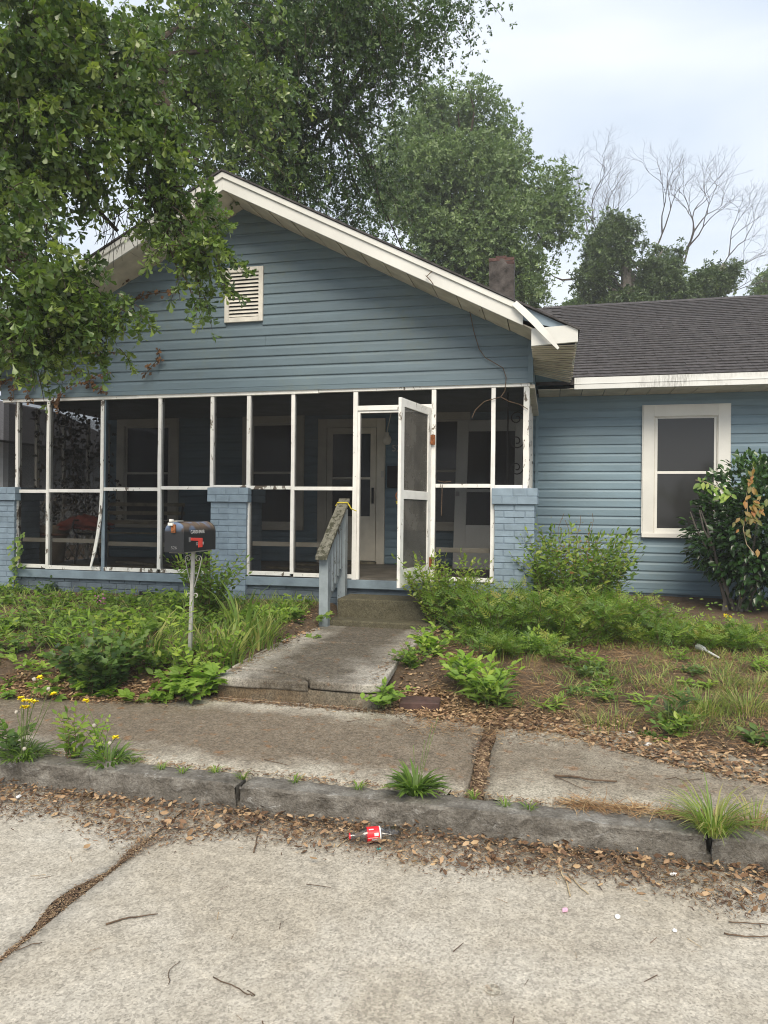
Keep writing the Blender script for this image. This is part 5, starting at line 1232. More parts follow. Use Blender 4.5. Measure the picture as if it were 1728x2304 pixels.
for i, (uv, h, n, s, lb) in enumerate([((520, 1500), .42, 60, .55, 'tall grass clump at the left edge of the path'), ((585, 1455), .32, 80, .7, 'thick green grass spilling onto the path from the left'), ((545, 1440), .62, 26, .35, 'few long upright grass blades left of the path'), ((600, 1425), .30, 60, .6, 'soft grass clump below the middle porch bay'), ((330, 1470), .42, 24, .7, 'arching long grass in front of the left porch bay'), ((480, 1470), .36, 40, .6, 'grass beside the mailbox post')]):
    tuft('grass_clump', lb, 'grass', G(*uv), h, n, s, 'grass_blade', 'grass clumps in the left yard', 50 + i, (0, .75), 1.1, .16)
# climber on the left pillar
cv = thing('pillar_creeper', 'green creeper climbing the front of the left brick pillar', 'creeper', onY(40, 1340, 7.69))
pts = [onY(u, v, 7.685) for u, v in ((38, 1350), (32, 1320), (34, 1290), (46, 1270), (42, 1245), (48, 1225), (45, 1205))]
MB().tube(pts, .004, 4).build('stem', 'stem_brown', cv)
P, A, N, S, W = [], [], [], [], []
for i in range(46):
    t = rnd.random() ** .8; k = min(5, int(t * 6)); p = pts[k].lerp(pts[k + 1], t * 6 - k) + Vector((rnd.gauss(0, .05), -.01 - rnd.random() * .05, rnd.gauss(0, .03)))
    P.append(p); A.append((rnd.gauss(0, .6), -.4, -.6 + rnd.gauss(0, .4))); N.append((rnd.gauss(0, .3), -1, .5)); S.append(rnd.uniform(.05, .10)); W.append(rnd.random())
big_mesh('foliage', [scatter_mesh('f', IVY, P, A, N, S, W)], 'weed_leaf', cv)
# pink flowers
pf = thing('pink_flowers', 'small magenta flower spike by the left porch foundation', 'flower', G(230, 1395))
p0 = G(230, 1395); P = [p0 + Vector((rnd.gauss(0, .035), rnd.gauss(0, .03), .16 + rnd.random() * .10)) for _ in range(34)]
big_mesh('petals', [scatter_mesh('f', OVATE, P, randu(len(P)), randu(len(P)), np.full(len(P), .022), np.zeros(len(P)))], 'pink_petal', pf)
MB().tube([p0, p0 + Vector((0, 0, .24))], .003, 3).build('stem', 'stem_green', pf)

# right yard
plant('privet_bush', 'young leafy bush crowding the right end of the steps', 'shrub', G(1000, 1412), .84, .40, 80, OVATE, .070, 32, 'weed_leaf', 'stem_brown', .10, None, 60, .02, (.25, .95), .7, .15)
plant('heartleaf_vine_bush', 'tall tangled vine bush with rusty top leaves against the wing wall', 'shrub', (onY(1295, 1330, 7.9).x, 7.9, gz(.75, 7.9)), 1.18, .50, 160, OVATE, .092, 24, 'weed_leaf', 'stem_brown', .15, None, 61, .02, (.0, .85), .7, .34)
P, A, N, S, W = [], [], [], [], []
vb = thing('vine_shoots', 'rust coloured heart leaves on thin shoots above the vine bush', 'vine', onY(1295, 1260, 7.9)); m = MB()
for i, (ua, va, ub, vb_) in enumerate([(1255, 1215, 1265, 1155), (1310, 1220, 1300, 1160), (1320, 1210, 1330, 1155), (1280, 1230, 1275, 1170), (1360, 1260, 1345, 1215)]):
    a, b = onY(ua, va + 60, 7.9), onY(ub, vb_, 7.9); pts = [a.lerp(b, t) + Vector((.03 * math.sin(t * 7 + i), 0, 0)) for t in frange(0, 1, .15)]; m.tube(pts, .003, 3)
    for k in range(9): t = rnd.random(); p = a.lerp(b, t); P.append(p + Vector((rnd.gauss(0, .04), rnd.gauss(0, .03), 0))); A.append((rnd.gauss(0, .7), -.3, rnd.gauss(0, .4) - .2)); N.append((0, -1, .6)); S.append(rnd.uniform(.03, .075) * (1.2 - t)); W.append(rnd.uniform(.3, 1) * (1 - .5 * t))
m.build('stem', 'stem_brown', vb); big_mesh('foliage', [scatter_mesh('f', OVATE, P, A, N, S, W)], 'red_leaf', vb)
ND = 'ferny nandina bushes along the house front'
nds = [((1075, 1428), .44, .36, 'fine ferny bush between the step bush and the right pillar'), ((1140, 1440), .48, .40, 'ferny bush with a rusty sprig at the right pillar'), ((1210, 1438), .46, .42, 'ferny bush under the left of the vine bush'), ((1280, 1448), .44, .42, 'low ferny bush in front of the vine bush'), ((1350, 1440), .46, .42, 'yellowing ferny bush right of the vine bush'), ((1410, 1432), .38, .34, 'reddish ferny bush at the wing foundation'), ((1480, 1452), .34, .36, 'ferny bush below the wing window'), ((1545, 1450), .38, .38, 'ferny bush with a yellow flower before the camellia'), ((1610, 1455), .30, .34, 'ferny bush at the foot of the camellia'), ((1690, 1460), .28, .34, 'ferny bush at the right edge under the camellia'), ((1110, 1462), .26, .3, 'low ferny growth nearest the path on the right'), ((1180, 1470), .28, .32, 'low ferny growth before the right pillar')]
for i, (uv, h, s, lb) in enumerate(nds): plant('nandina', lb, 'shrub', G(*uv), h * (1.3 if i < 6 else .85), s * (1.0 if i < 6 else .75), 46 if i < 6 else 20, PINN, .16, 11, 'nandina_leaf', 'stem_brown', .2, ND, 70 + i, .08, (0, .62), 1.1, .26, .003, .55)
nf = thing('yellow_flower', 'two yellow flower heads above the ferny bush by the camellia', 'flower', G(1633, 1440))
p0 = onY(1634, 1385, G(1633, 1440).y - .1)
big_mesh('petals', [scatter_mesh('f', OVATE, [p0 + Vector((dx, 0, dz)) for dx, dz in ((0, 0), (.03, -.02)) for _ in range(14)], randu(28) + np.array([0, -.5, .3]), randu(28), np.full(28, .03), np.zeros(28))], 'yellow_petal', nf)
MB().tube([G(1633, 1440), p0], .003, 3).build('stem', 'stem_green', nf)
RWG = 'leafy weeds in the right yard'
rws = [((1080, 1575), .40, .30, 'big lime green lobed weed behind the pavement joint', OVATE, .11, 'lime_leaf', 22), ((1040, 1545), .36, .2, 'lime weed between the path brick and the big lime weed', OVATE, .13, 'lime_leaf', 9), ((1110, 1590), .28, .26, 'long-leaved green weed at the pavement joint', NARROW, .17, 'weed_leaf', 12), ((975, 1475), .34, .22, 'leafy weed at the right path edge below the step bush', OVATE, .11, 'lime_leaf', 14), ((925, 1500), .26, .22, 'low dense weed hanging over the right path edge', OVATE, .075, 'weed_leaf', 18), ((1200, 1470), .26, .24, 'lime weed before the ferny bushes', OVATE, .09, 'lime_leaf', 12), ((1345, 1510), .20, .16, 'bright sprout with jagged leaves in the right yard', NARROW, .12, 'lime_leaf', 8), ((1310, 1520), .16, .26, 'round-leaved creeper trailing over bare soil', OVATE, .07, 'ivy_leaf', 12), ((1360, 1545), .12, .16, 'pale heart leaves creeping on the soil', OVATE, .065, 'weed_leaf', 8), ((1525, 1485), .18, .10, 'lone yellow green sprout on pine straw', NARROW, .10, 'lime_leaf', 6), ((1715, 1510), .20, .16, 'green sprout at the right edge of the yard', NARROW, .13, 'lime_leaf', 7), ((1560, 1512), .08, .16, 'flat dark weed on pine straw', OVATE, .06, 'ivy_leaf', 9), ((1245, 1600), .16, .12, 'small upright weed on the bare soil', NARROW, .11, 'weed_leaf', 7), ((1300, 1560), .10, .16, 'grey rosette weed on the bare soil', NARROW, .09, 'ivy_leaf', 12), ((1370, 1575), .12, .14, 'small narrow-leaved weed right of the bare soil', NARROW, .10, 'weed_leaf', 8), ((1440, 1580), .10, .12, 'tiny lime sprout in the dry leaves', NARROW, .09, 'lime_leaf', 6), ((1500, 1620), .30, .18, 'dark long-leaved weed in the grass', NARROW, .15, 'ivy_leaf', 7), ((1520, 1650), .22, .2, 'broad weed before the grass clump', OVATE, .085, 'weed_leaf', 9), ((1690, 1675), .12, .16, 'dark heart leaves near the right pavement edge', OVATE, .085, 'ivy_leaf', 6), ((1455, 1660), .06, .1, 'small creeping leaves at the pavement back edge', OVATE, .06, 'weed_leaf', 5), ((1570, 1545), .10, .12, 'small yellow green weed amid straw', OVATE, .07, 'lime_leaf', 7), ((1285, 1490), .2, .22, 'variegated pale leaf patch before the vine bush', OVATE, .06, 'lime_leaf', 12)]
for i, (uv, h, s, lb, tm, lf, mt, ns) in enumerate(rws): plant('weed', lb, 'weed', G(*uv), h, s, ns, tm, lf, 8, mt, 'stem_green', .25, RWG, 90 + i, .08, (0, .85), .6, .06)
plant('brick_creeper', 'three-leaved creeper draped over the path corner and the dark brick', 'creeper', onY(862, 1585, 4.86), .24, .24, 11, OVATE, .085, 8, 'lime_leaf', 'stem_green', .5, None, 120, .1, (0, .6), .5, .07)
for i, (uv, h, n, s, lb) in enumerate([((1345, 1640), .20, 46, .6, 'small grass tuft by the pavement on bare soil'), ((1395, 1630), .22, 40, .7, 'thin grass tuft in dry leaves'), ((1545, 1630), .26, 110, .8, 'grass clump at the pavement back edge'), ((1590, 1600), .26, 120, .9, 'wide grass clump right of the yard'), ((1680, 1600), .26, 140, .9, 'grass clump at the right edge of the yard'), ((1640, 1550), .2, 90, .8, 'grass patch behind the wide clump'), ((1700, 1545), .2, 80, .8, 'grass patch near the right edge'), ((1310, 1590), .14, 30, .6, 'sparse grass in the bare soil'), ((1500, 1550), .16, 36, .7, 'sparse grass by the pine straw'), ((1620, 1530), .2, 50, .7, 'grass tuft below the ferny bushes'), ((1130, 1480), .24, 40, .5, 'grass wisps before the low ferny growth'), ((1185, 1495), .2, 30, .5, 'thin grass wisps by the lime weed')]):
    tuft('grass_clump', lb, 'grass', G(*uv), h * .72, int(n * 1.5), s * 1.2, 'grass_blade', 'grass clumps in the right yard', 130 + i, (0, .9), .6, .15)
# kerb plants
def kp(u, v): p = onZ(u, v, .163); return p
ros = tuft('plantain_rosette', 'dense green rosette weed growing on the kerb above the bottle', 'weed', kp(935, 1782), .17, 150, 1.7, 'weed_leaf', None, 160, (.0, .6), 2.4, .045)
m = MB(); p0 = kp(940, 1775)
for dx, h in ((-.03, .22), (.03, .25), (.07, .34), (.10, .38)): m.tube([p0, p0 + Vector((dx * .6, 0, h * .6)), p0 + Vector((dx, .02, h))], .0018, 3)
m.build('flower_stalk', 'stem_green', ros)
tuft('kerb_grass', 'grass tuft hanging over the kerb joint at the right', 'grass', kp(1605, 1868), .25, 220, 1.5, 'grass_blade', None, 161, (.1, .9), .55, .07)
tuft('kerb_grass', 'short grass behind the kerb at the far right', 'grass', kp(1700, 1850), .14, 70, 1.0, 'grass_blade', None, 162, (.3, .9), .9, .08)
KT = 'small weeds rooted behind the kerb'
for i, (u, v, lb) in enumerate([(300, 1716, 'tiny grass wisp behind the kerb right of the dandelions'), (362, 1728, 'small flat weed behind the left kerb stone'), (410, 1736, 'small weed near the end of the left kerb stone'), (485, 1735, 'little grass tuft near the kerb joint'), (545, 1748, 'small weed at the left kerb joint'), (663, 1756, 'small weed on the middle kerb stone'), (805, 1772, 'wispy weed left of the rosette'), (1066, 1792, 'small weed in the gap between the pavement slabs'), (1137, 1812, 'tiny weed on the kerb right of the slab gap'), (1190, 1818, 'two small leaves behind the kerb')]):
    tuft('kerb_weed', lb, 'weed', kp(u, v), .06, 26, 1.4, 'weed_leaf', KT, 170 + i, (.2, .9), 2.2, .02)
def dandelion(u, v, lab, heads, seed, leafy=70, h=.14):
    p = kp(u, v); root = tuft('dandelion', lab, 'dandelion', p, h, leafy * 2, 2.2, 'weed_leaf', 'dandelions on the kerb', seed, (.0, .55), 1.9, .10)
    r = random.Random(seed); m = MB()
    for (du, dv, hue) in heads:
        q = at(u + du, v + dv, (p - CPOS).dot(FW) + r.uniform(-.05, .05)); m.tube([p + Vector((r.uniform(-.03, .03), 0, 0)), p.lerp(q, .5) + Vector((r.uniform(-.02, .02), r.uniform(-.02, .02), .01)), q], .0022, 4)
        if hue == 'y':
            n = 30; a = RNG.uniform(0, 2 * PI, n); A_ = np.stack([np.cos(a), np.sin(a), RNG.uniform(-.1, 1.0, n)], 1)
            big_mesh('flower_head', [scatter_mesh('f', OVATE, np.tile(np.array(q), (n, 1)), A_, np.tile([0, 0, 1.0], (n, 1)), np.full(n, .023), np.zeros(n))], 'yellow_petal', root)
        else:
            bm = bmesh.new(); bmesh.ops.create_icosphere(bm, subdivisions=2, radius=.011)
            for vv in bm.verts: vv.co *= r.uniform(.85, 1.15)
            me = bpy.data.meshes.new('seed_head'); bm.to_mesh(me); bm.free(); link('seed_head', me, 'seed_head', root, M=Matrix.Translation(q))
    m.build('stem', 'stem_green', root); return root
dandelion(55, 1700, 'dandelion plant with a bunch of yellow heads at the left kerb end', [(-8, -128, 'y'), (0, -122, 'y'), (12, -122, 'y'), (-2, -108, 'y'), (7, -108, 'y'), (24, -120, 'y'), (65, -137, 'y'), (34, -175, 'y'), (22, -172, 's'), (54, -150, 's'), (-18, -98, 's'), (0, -15, 's')], 200, 70, .15)
dandelion(245, 1712, 'dandelion plant with one open yellow head on the left kerb stone', [(15, -52, 'y'), (2, -40, 's'), (-52, -134, 'y'), (-33, -80, 's')], 201, 60, .13)
plant('kerb_sapling', 'small leafy sapling standing between the two dandelions on the kerb', 'sapling', kp(165, 1702), .34, .16, 8, OVATE, .075, 11, 'weed_leaf', 'stem_brown', .1, None, 202, .05, (.2, .9), .6, .04)
plant('kerb_weed_clump', 'leafy weed clump at the left end of the kerb', 'weed', kp(12, 1690), .24, .18, 12, OVATE, .075, 8, 'weed_leaf', 'stem_green', .2, None, 203, .1, (0, .6), .6, .06)
plant('kerb_sprig', 'thin leafy sprig beside the single dandelion', 'weed', kp(222, 1705), .30, .12, 5, OVATE, .05, 12, 'lime_leaf', 'stem_green', .1, None, 204, .1, (.1, .8), .6, .03)

# camellia
cp = onY(1650, 1400, 9.15); cm = thing('camellia_bush', 'glossy dark green camellia bush in front of the wing window', 'shrub', cp)
m = MB(); R_ = random.Random(5)
for i in range(9):
    a = R_.uniform(0, 6.28); pts = [cp + Vector((R_.uniform(-.15, .15), R_.uniform(-.1, .1), -.05))]
    for k in range(1, 7): pts.append(cp + Vector((.10 * k * math.cos(a) + R_.uniform(-.04, .04) + .05 * i / 9 * k, .08 * k * math.sin(a), .22 * k + R_.uniform(-.03, .03))))
    m.tube(pts, [.026 - .0032 * k for k in range(7)], 6)
m.build('trunk', 'bark_grey', cm)
P, A, N, S, W = [], [], [], [], []
for i in range(8000):
    d = Vector(tuple(RNG.normal(size=3))).normalized(); r_ = RNG.random() ** .33
    lump = 1 + .20 * noise.noise(d * 2.4 + Vector((3, 1, 0)))
    p = Vector((cp.x + .27, cp.y, 1.42)) + Vector((d.x * .76, d.y * .62, d.z * .86)) * r_ * lump
    if noise.noise(p * 3.2) < -.30 or (p.z < .85 and RNG.random() < .65): continue
    P.append(p); A.append(tuple(d * 1.0 + Vector((RNG.normal() * .6, RNG.normal() * .6, RNG.normal() * .5 - .1)))); N.append((d.x * .6 + RNG.normal() * .4, d.y * .6 + RNG.normal() * .4 - .2, .9)); S.append(RNG.uniform(.07, .115)); W.append(min(1, max(0, .35 * RNG.random() + .3 * max(0, d.z) + (.5 if RNG.random() < .03 else 0))))
big_mesh('foliage', [scatter_mesh('f', OVATE, P, A, N, S, W)], 'camellia_leaf', cm)
cc = thing('camellia_climber', 'pale heart-leaved vine hanging over the front of the camellia', 'vine', onY(1690, 1250, 8.4)); m = MB()
for path_px, c_ in (([(1695, 1050), (1690, 1085), (1680, 1110), (1682, 1150), (1672, 1190), (1680, 1225), (1700, 1250)], 0), ([(1712, 1120), (1695, 1150), (1680, 1180)], 0), ([(1565, 1080), (1590, 1085), (1620, 1100), (1650, 1120)], 1)):
    pts = [onY(u, v, 8.48) for u, v in path_px]; MB().tube(pts, .004, 4).build('stem', 'twig_pale', cc)
    P = []; A = []; N = []; S = []; W = []
    for k in range(22):
        t = rnd.random() * (len(pts) - 1.001); p = pts[int(t)].lerp(pts[int(t) + 1], t % 1); P.append(p + Vector((rnd.gauss(0, .05), -.02, rnd.gauss(0, .03)))); A.append((rnd.gauss(0, .6), -.3, -.7)); N.append((rnd.gauss(0, .3), -1, .5)); S.append(rnd.uniform(.05, .11)); W.append(rnd.random() ** 1.5)
    big_mesh('foliage', [scatter_mesh('f', OVATE, P, A, N, S, W)], 'lime_leaf' if c_ else 'red_leaf', cc)


# ---- uncountable cover
def cover(name, n, fn, tmpl, size, mat, seed, h, up=.5, lab='', cat=''):
    rg = np.random.default_rng(seed); P = []
    while len(P) < n:
        p = fn(rg)
        if p is not None: P.append(p)
    P = np.array(P); N_ = len(P); P[:, 2] += h * rg.random(N_) ** 1.6
    a = rg.uniform(0, 2 * PI, N_); A = np.stack([np.cos(a), np.sin(a), rg.normal(0, .3, N_) + up], 1); Nn = np.stack([rg.normal(0, .45, N_), rg.normal(0, .45, N_) - .2, np.ones(N_)], 1)
    o = big_mesh(name, [scatter_mesh(name, tmpl, P, A, Nn, rg.uniform(size[0], size[1], N_), rg.random(N_) ** 1.3 * .85)], mat); return tag(o, lab, cat, kind='stuff')
def lf(rg):
    x, y = rg.uniform(-7.2, -2.5), rg.uniform(4.95, 7.68)
    if noise.noise(Vector((x * 1.3, y * 1.3, 0))) + .5 * noise.noise(Vector((x * 4, y * 4, 1))) < (.26 if y < 5.6 else (.14 if y < 6.5 else .0)): return None
    return (x, y, gz(x, y))
cover('ground_cover', 3900, lf, OVATE, (.045, .095), 'lime_leaf', 300, .11, .3, 'green leafy ground cover over the left yard', 'weeds')
cover('ivy_cover', 1100, lf, IVY, (.04, .085), 'ivy_leaf', 301, .10, .1, 'ivy runners among the weeds of the left yard', 'ivy')
def gl(rg):
    x, y = rg.uniform(-7.0, -2.48), rg.uniform(5.1, 7.6)
    if x < -3.6 and rg.random() < .6: return None
    return (x, y, gz(x, y))
cover('yard_grass', 3600, gl, BLADE, (.06, .19), 'grass_blade', 302, .02, 1.6, 'loose long grass through the left yard', 'grass')
def gr_(rg):
    x, y = rg.uniform(-1.0, 3.2), rg.uniform(4.4, 7.6)
    if noise.noise(Vector((x * 1.6, y * 1.8, 4))) + .5 * noise.noise(Vector((x * 5, y * 5, 2))) + .22 * (x - .6) < .02: return None
    z = gz(x, y)
    if z < slab_z(y) + .012: return None
    return (x, y, z)
cover('sparse_grass', 9000, gr_, BLADE, (.03, .10), 'grass_blade', 303, .01, 1.3, 'short sparse grass over the right yard', 'grass')
def ur(rg):
    x, y = rg.uniform(-.95, 3.0), rg.uniform(6.7, 8.6); return (x, y, gz(x, y)) if rg.random() < (.9 if x < 1.2 else .35) else None
cover('undergrowth', 1100, ur, OVATE, (.03, .06), 'nandina_leaf', 304, .30, .3, 'tangled low undergrowth between the ferny bushes', 'undergrowth')

# ================================================================== CREEPERS ON THE HOUSE
dc = thing('dead_creeper', 'dead brown creeper stems clinging to the left gable siding', 'creeper', onY(60, 880, 7.70)); m = MB()
def leafy(root, paths, y, n, mat, tmpl, size, spreadp, r_=.004, nm='foliage', m=None):
    P, A, N, S, W = [], [], [], [], []
    for pth in paths:
        pts = [onY(u, v, y) for u, v in pth]; m.tube(pts, r_, 4)
        for k in range(int(n * len(pth))):
            t = rnd.random() * (len(pts) - 1.001); p = pts[int(t)].lerp(pts[int(t) + 1], t % 1)
            P.append(p + Vector((rnd.gauss(0, spreadp), -.005 - abs(rnd.gauss(0, .02)), rnd.gauss(0, spreadp)))); A.append((rnd.gauss(0, .7), -.3, -.5)); N.append((rnd.gauss(0, .5), -1, .3)); S.append(rnd.uniform(*size)); W.append(rnd.random())
    big_mesh(nm, [scatter_mesh('f', tmpl, P, A, N, S, W)], mat, root)
leafy(dc, [[(30, 900), (32, 870), (50, 850), (45, 820), (55, 790), (50, 760)], [(70, 905), (60, 880), (75, 860), (68, 830), (80, 800)], [(130, 900), (145, 880), (165, 865), (200, 858), (215, 870), (240, 880)], [(200, 858), (215, 845), (250, 838)], [(0, 860), (30, 850), (70, 860), (110, 855), (150, 840), (190, 830)], [(130, 925), (128, 905), (140, 885)], [(325, 845), (345, 820), (360, 805), (355, 785)], [(180, 800), (220, 795), (260, 792)], [(300, 680), (320, 665), (350, 660), (400, 655)], [(270, 640), (290, 625), (280, 600), (300, 570)]], 7.70, 9, 'dead_vine_leaf', IVY, (.025, .06), .022, .005, m=m)
m.build('stem', 'twig', dc)
pv = thing('porch_creeper', 'dark dead creeper hanging inside the left end of the porch', 'creeper', (-6.8, 8.4, 2.9)); m = MB()
P, A, N, S, W = [], [], [], [], []
for i in range(16):
    x, y = rnd.uniform(-6.88, -6.3), rnd.uniform(7.86, 9.4); zz = 2.96; pts = [(x, y, zz)]
    for k in range(9): x += rnd.gauss(0, .04); y += rnd.gauss(0, .04); zz -= rnd.uniform(.1, .22); pts.append((x, y, max(zz, .95)))
    m.tube(pts, .004, 3)
    for k in range(46): t = rnd.random() * 8.99; p = Vector(pts[int(t)]).lerp(Vector(pts[int(t) + 1]), t % 1); P.append(p + Vector((rnd.gauss(0, .05), rnd.gauss(0, .05), rnd.gauss(0, .04)))); A.append((rnd.gauss(0, 1), rnd.gauss(0, 1), -.5)); N.append((rnd.gauss(0, .5), -1, .4)); S.append(rnd.uniform(.04, .08)); W.append(rnd.random())
m.build('stem', 'twig', pv); big_mesh('foliage', [scatter_mesh('f', IVY, P, A, N, S, W)], 'dark_vine_leaf', pv)
dv = thing('dangling_vine', 'thin dark vine stem dangling from the right rake over the screens', 'vine', onY(1060, 690, 7.70)); m = MB()
for pth, y in (([(1052, 678), (1060, 715), (1066, 745), (1078, 785), (1092, 805), (1110, 815), (1132, 828), (1139, 850), (1136, 880), (1127, 893)], 7.70), ([(1127, 893), (1090, 903), (1070, 922), (1062, 940)], 7.735), ([(1127, 893), (1145, 903), (1170, 910), (1188, 921)], 7.735), ([(958, 620), (968, 630), (975, 640)], 7.17), ([(960, 622), (972, 610)], 7.17), ([(1075, 690), (1080, 700)], 7.4), ([(995, 1090), (994, 1130), (993, 1160)], 7.74), ([(985, 1082), (1000, 1085), (1015, 1083)], 7.75)):
    MB().tube([onY(u, v, y) for u, v in pth], .0045, 5).build('stem', 'twig', dv)

# ================================================================== TREES
def limb(m, a, b, r0, r1, seed, sag=.12, n=8, sides=6):
    r = random.Random(seed); a, b = Vector(a), Vector(b); L = (b - a).length; pts = []
    for i in range(n + 1):
        t = i / n; p = a.lerp(b, t) + Vector((0, 0, sag * L * math.sin(t * PI)))
        if 0 < i < n: p += Vector((r.gauss(0, .03), r.gauss(0, .03), r.gauss(0, .025))) * L * .6
        pts.append(p)
    m.tube(pts, [r0 + (r1 - r0) * (i / n) ** .8 for i in range(n + 1)], sides); return pts
def make_sprays(blobs, n, L, k, droop, seed, gapf, gapt, fall=.25, shell=.45):
    rg = np.random.default_rng(seed); w = np.array([b[3] ** 2.0 for b in blobs]); w /= w.sum(); out = []
    C_ = [at(b[0], b[1], b[2]) for b in blobs]
    while len(out) < n:
        i = rg.choice(len(blobs), p=w); R = blobs[i][3]; d = Vector(tuple(randu1(rg))); r = shell + (1 - shell) * rg.random() ** .6
        p = C_[i] + Vector((d.x * R, d.y * R, d.z * R * .85)) * r
        if noise.noise(p * gapf) + .4 * noise.noise(p * gapf * 2.7) < gapt: continue
        dr = d * .9 + Vector(tuple(rg.normal(0, .45, 3))) + Vector((0, 0, -droop)); dr.normalize(); LL = L * rg.uniform(.5, 1.2)
        pts = [p + dr * (LL * t) + Vector((0, 0, -fall * LL * t * t)) for t in np.linspace(0, 1, k)]
        out.append((pts, dr, rg.random()))
    return out, C_
def randu1(rg): d = rg.normal(size=3); return d / np.linalg.norm(d)
def foliage(sprays, size, tm, seed, jit, up=.6, cdroop=0.2):
    rg = np.random.default_rng(seed); P, A, W = [], [], []
    for pts, dr, wv in sprays:
        for i in range(1, len(pts)):
            tan = (pts[i] - pts[i - 1]).normalized(); P.append(pts[i]); A.append(tan); W.append(np.clip(.15 + .45 * wv + .25 * rg.normal(0, .6) + .18 * i / len(pts), 0, 1))
    P = np.array([tuple(p) for p in P]); A = np.array([tuple(a) for a in A]); n = len(P)
    P += rg.normal(0, jit, (n, 3)); A = A + rg.normal(0, .55, (n, 3)); A[:, 2] -= cdroop; N = rg.normal(0, .6, (n, 3)); N[:, 2] += up
    W = np.array(W); S = size * rg.uniform(.75, 1.2, n); v = rg.integers(0, len(tm), n)
    return [scatter_mesh('c', tm[q], P[v == q], A[v == q], N[v == q], S[v == q], W[v == q]) for q in range(len(tm))]

# big oak over the left of the yard: trunk stands left of the picture, boughs hang in front of the gable
oak = thing('oak_tree', 'large water oak whose leafy boughs hang in front of the left gable', 'tree', (-7.9, 5.6, .4))
NEAR = [(8, 498, 5, 0.34), (83, 563, 5.1, 0.34), (138, 598, 5.2, 0.28), (43, 618, 5, 0.34), (98, 678, 5.1, 0.32), (18, 703, 5, 0.32), (173, 678, 5.3, 0.24), (223, 648, 5.3, 0.2), (273, 703, 5.4, 0.14), (303, 713, 5.4, 0.08), (246, 783, 5.4, 0.09), (138, 738, 5.2, 0.18), (63, 758, 5.1, 0.2), (3, 768, 5, 0.2),
        (377, 448, 5.5, 0.24), (417, 488, 5.5, 0.24), (357, 523, 5.6, 0.2), (432, 558, 5.55, 0.2), (472, 578, 5.6, 0.14), (477, 523, 5.6, 0.1), (452, 648, 5.6, 0.12), (442, 693, 5.6, 0.05), (392, 568, 5.6, 0.13), (412, 420, 5.6, 0.18), (342, 420, 5.6, 0.2),
        (60, 430, 5.4, 0.3), (150, 400, 5.5, 0.25), (250, 370, 5.6, 0.3), (330, 340, 5.6, 0.3), (300, 270, 5.6, 0.3), (220, 200, 5.5, 0.32), (120, 180, 5.4, 0.36), (40, 250, 5.2, 0.4), (30, 120, 5.2, 0.4), (160, 60, 5.4, 0.4), (60, 20, 5.3, 0.4), (280, 120, 5.6, 0.3), (230, 30, 5.6, 0.4), (90, 320, 5.3, 0.35), (380, 300, 5.7, 0.2), (190, 300, 5.5, 0.3)]
FARB = [(40, 100, 8, .9), (180, 60, 8.2, .9), (330, 50, 8.5, .9), (460, 60, 8.6, .9), (60, 280, 8, .8), (200, 230, 8, .8), (330, 190, 8.4, .8), (450, 200, 8.6, .7), (330, 330, 8.2, .55), (120, 400, 7.8, .5), (440, 320, 8.6, .6), (30, 480, 7.2, .35), (400, 400, 8.5, .4), (540, 140, 9, .8), (520, 280, 9, .7), (-60, 500, 6.2, .6)]
sp1, c1 = make_sprays(NEAR, 1150, .20, 6, .55, 401, 2.8, -.06, .5, .25)
sp2, c2 = make_sprays(FARB, 700, .60, 6, .45, 402, 1.6, .06, .5, .25)
m = MB(); base = Vector((-7.9, 5.6, .1)); fork = Vector((-7.5, 5.8, 3.0))
m.tube([base, base + Vector((.05, 0, .5)), base + Vector((.1, .05, 1.5)), fork], [.42, .33, .28, .27], 12); m.build('trunk', 'bark', oak)
m = MB()
hub = at(-60, 120, 6.2); limb(m, fork, hub, .22, .13, 1, .05)
hub2 = at(250, 170, 6.6); limb(m, hub, hub2, .12, .05, 2, .05); hub3 = at(120, 130, 6.3); limb(m, fork, hub3, .16, .08, 3, .08); lowhub = at(-40, 560, 5.4); limb(m, fork, lowhub, .12, .05, 4, .1)
lm = limb(m, hub2, at(355, 195, 6.7), .05, .038, 5, .02, 4); m.tube([at(355, 195, 6.7), at(380, 240, 6.7), at(400, 300, 6.75), at(420, 340, 6.8), at(445, 352, 6.8), at(440, 365, 6.8)], [.038, .034, .03, .027, .024, .02], 7)
bough = at(330, 430, 5.9); limb(m, at(355, 195, 6.7), bough, .035, .018, 6, .02); limb(m, at(60, 300, 5.6), at(265, 520, 5.9), .03, .015, 7, .03)
for i, (b, c) in enumerate(zip(NEAR, c1)):
    src = lowhub if b[1] > 480 and b[0] < 325 else (bough if b[1] > 400 and b[0] > 320 else (hub3 if b[0] < 200 else hub2)); limb(m, src, c, .016, .005, 20 + i, .04, 6, 5)
for i, (b, c) in enumerate(zip(FARB, c2)): limb(m, hub3 if b[0] < 250 else hub2, c, .05, .012, 80 + i, .06, 6, 5)
for i in range(26):        # bare dead twigs in the gap below the rake
    a = at(rnd.uniform(230, 330), rnd.uniform(400, 500), 5.9); b = a + Vector((rnd.gauss(0, .2), rnd.gauss(0, .1), -rnd.uniform(.2, .6))); limb(m, a, b, .005, .002, 200 + i, .05, 5, 3)
m.build('limbs', 'bark', oak)
m = MB()
for pts, dr, wv in sp1: m.tube(pts, [.0045 - .0005 * i for i in range(len(pts))], 3, False)
for pts, dr, wv in sp2[::2]: m.tube(pts, [.007 - .0009 * i for i in range(len(pts))], 3, False)
m.build('twigs', 'bark', oak)
big_mesh('crown', foliage(sp1, .084, OAKC, 403, .02) + foliage(sp2, .105, OAKC, 404, .06), 'oak_leaf', oak)

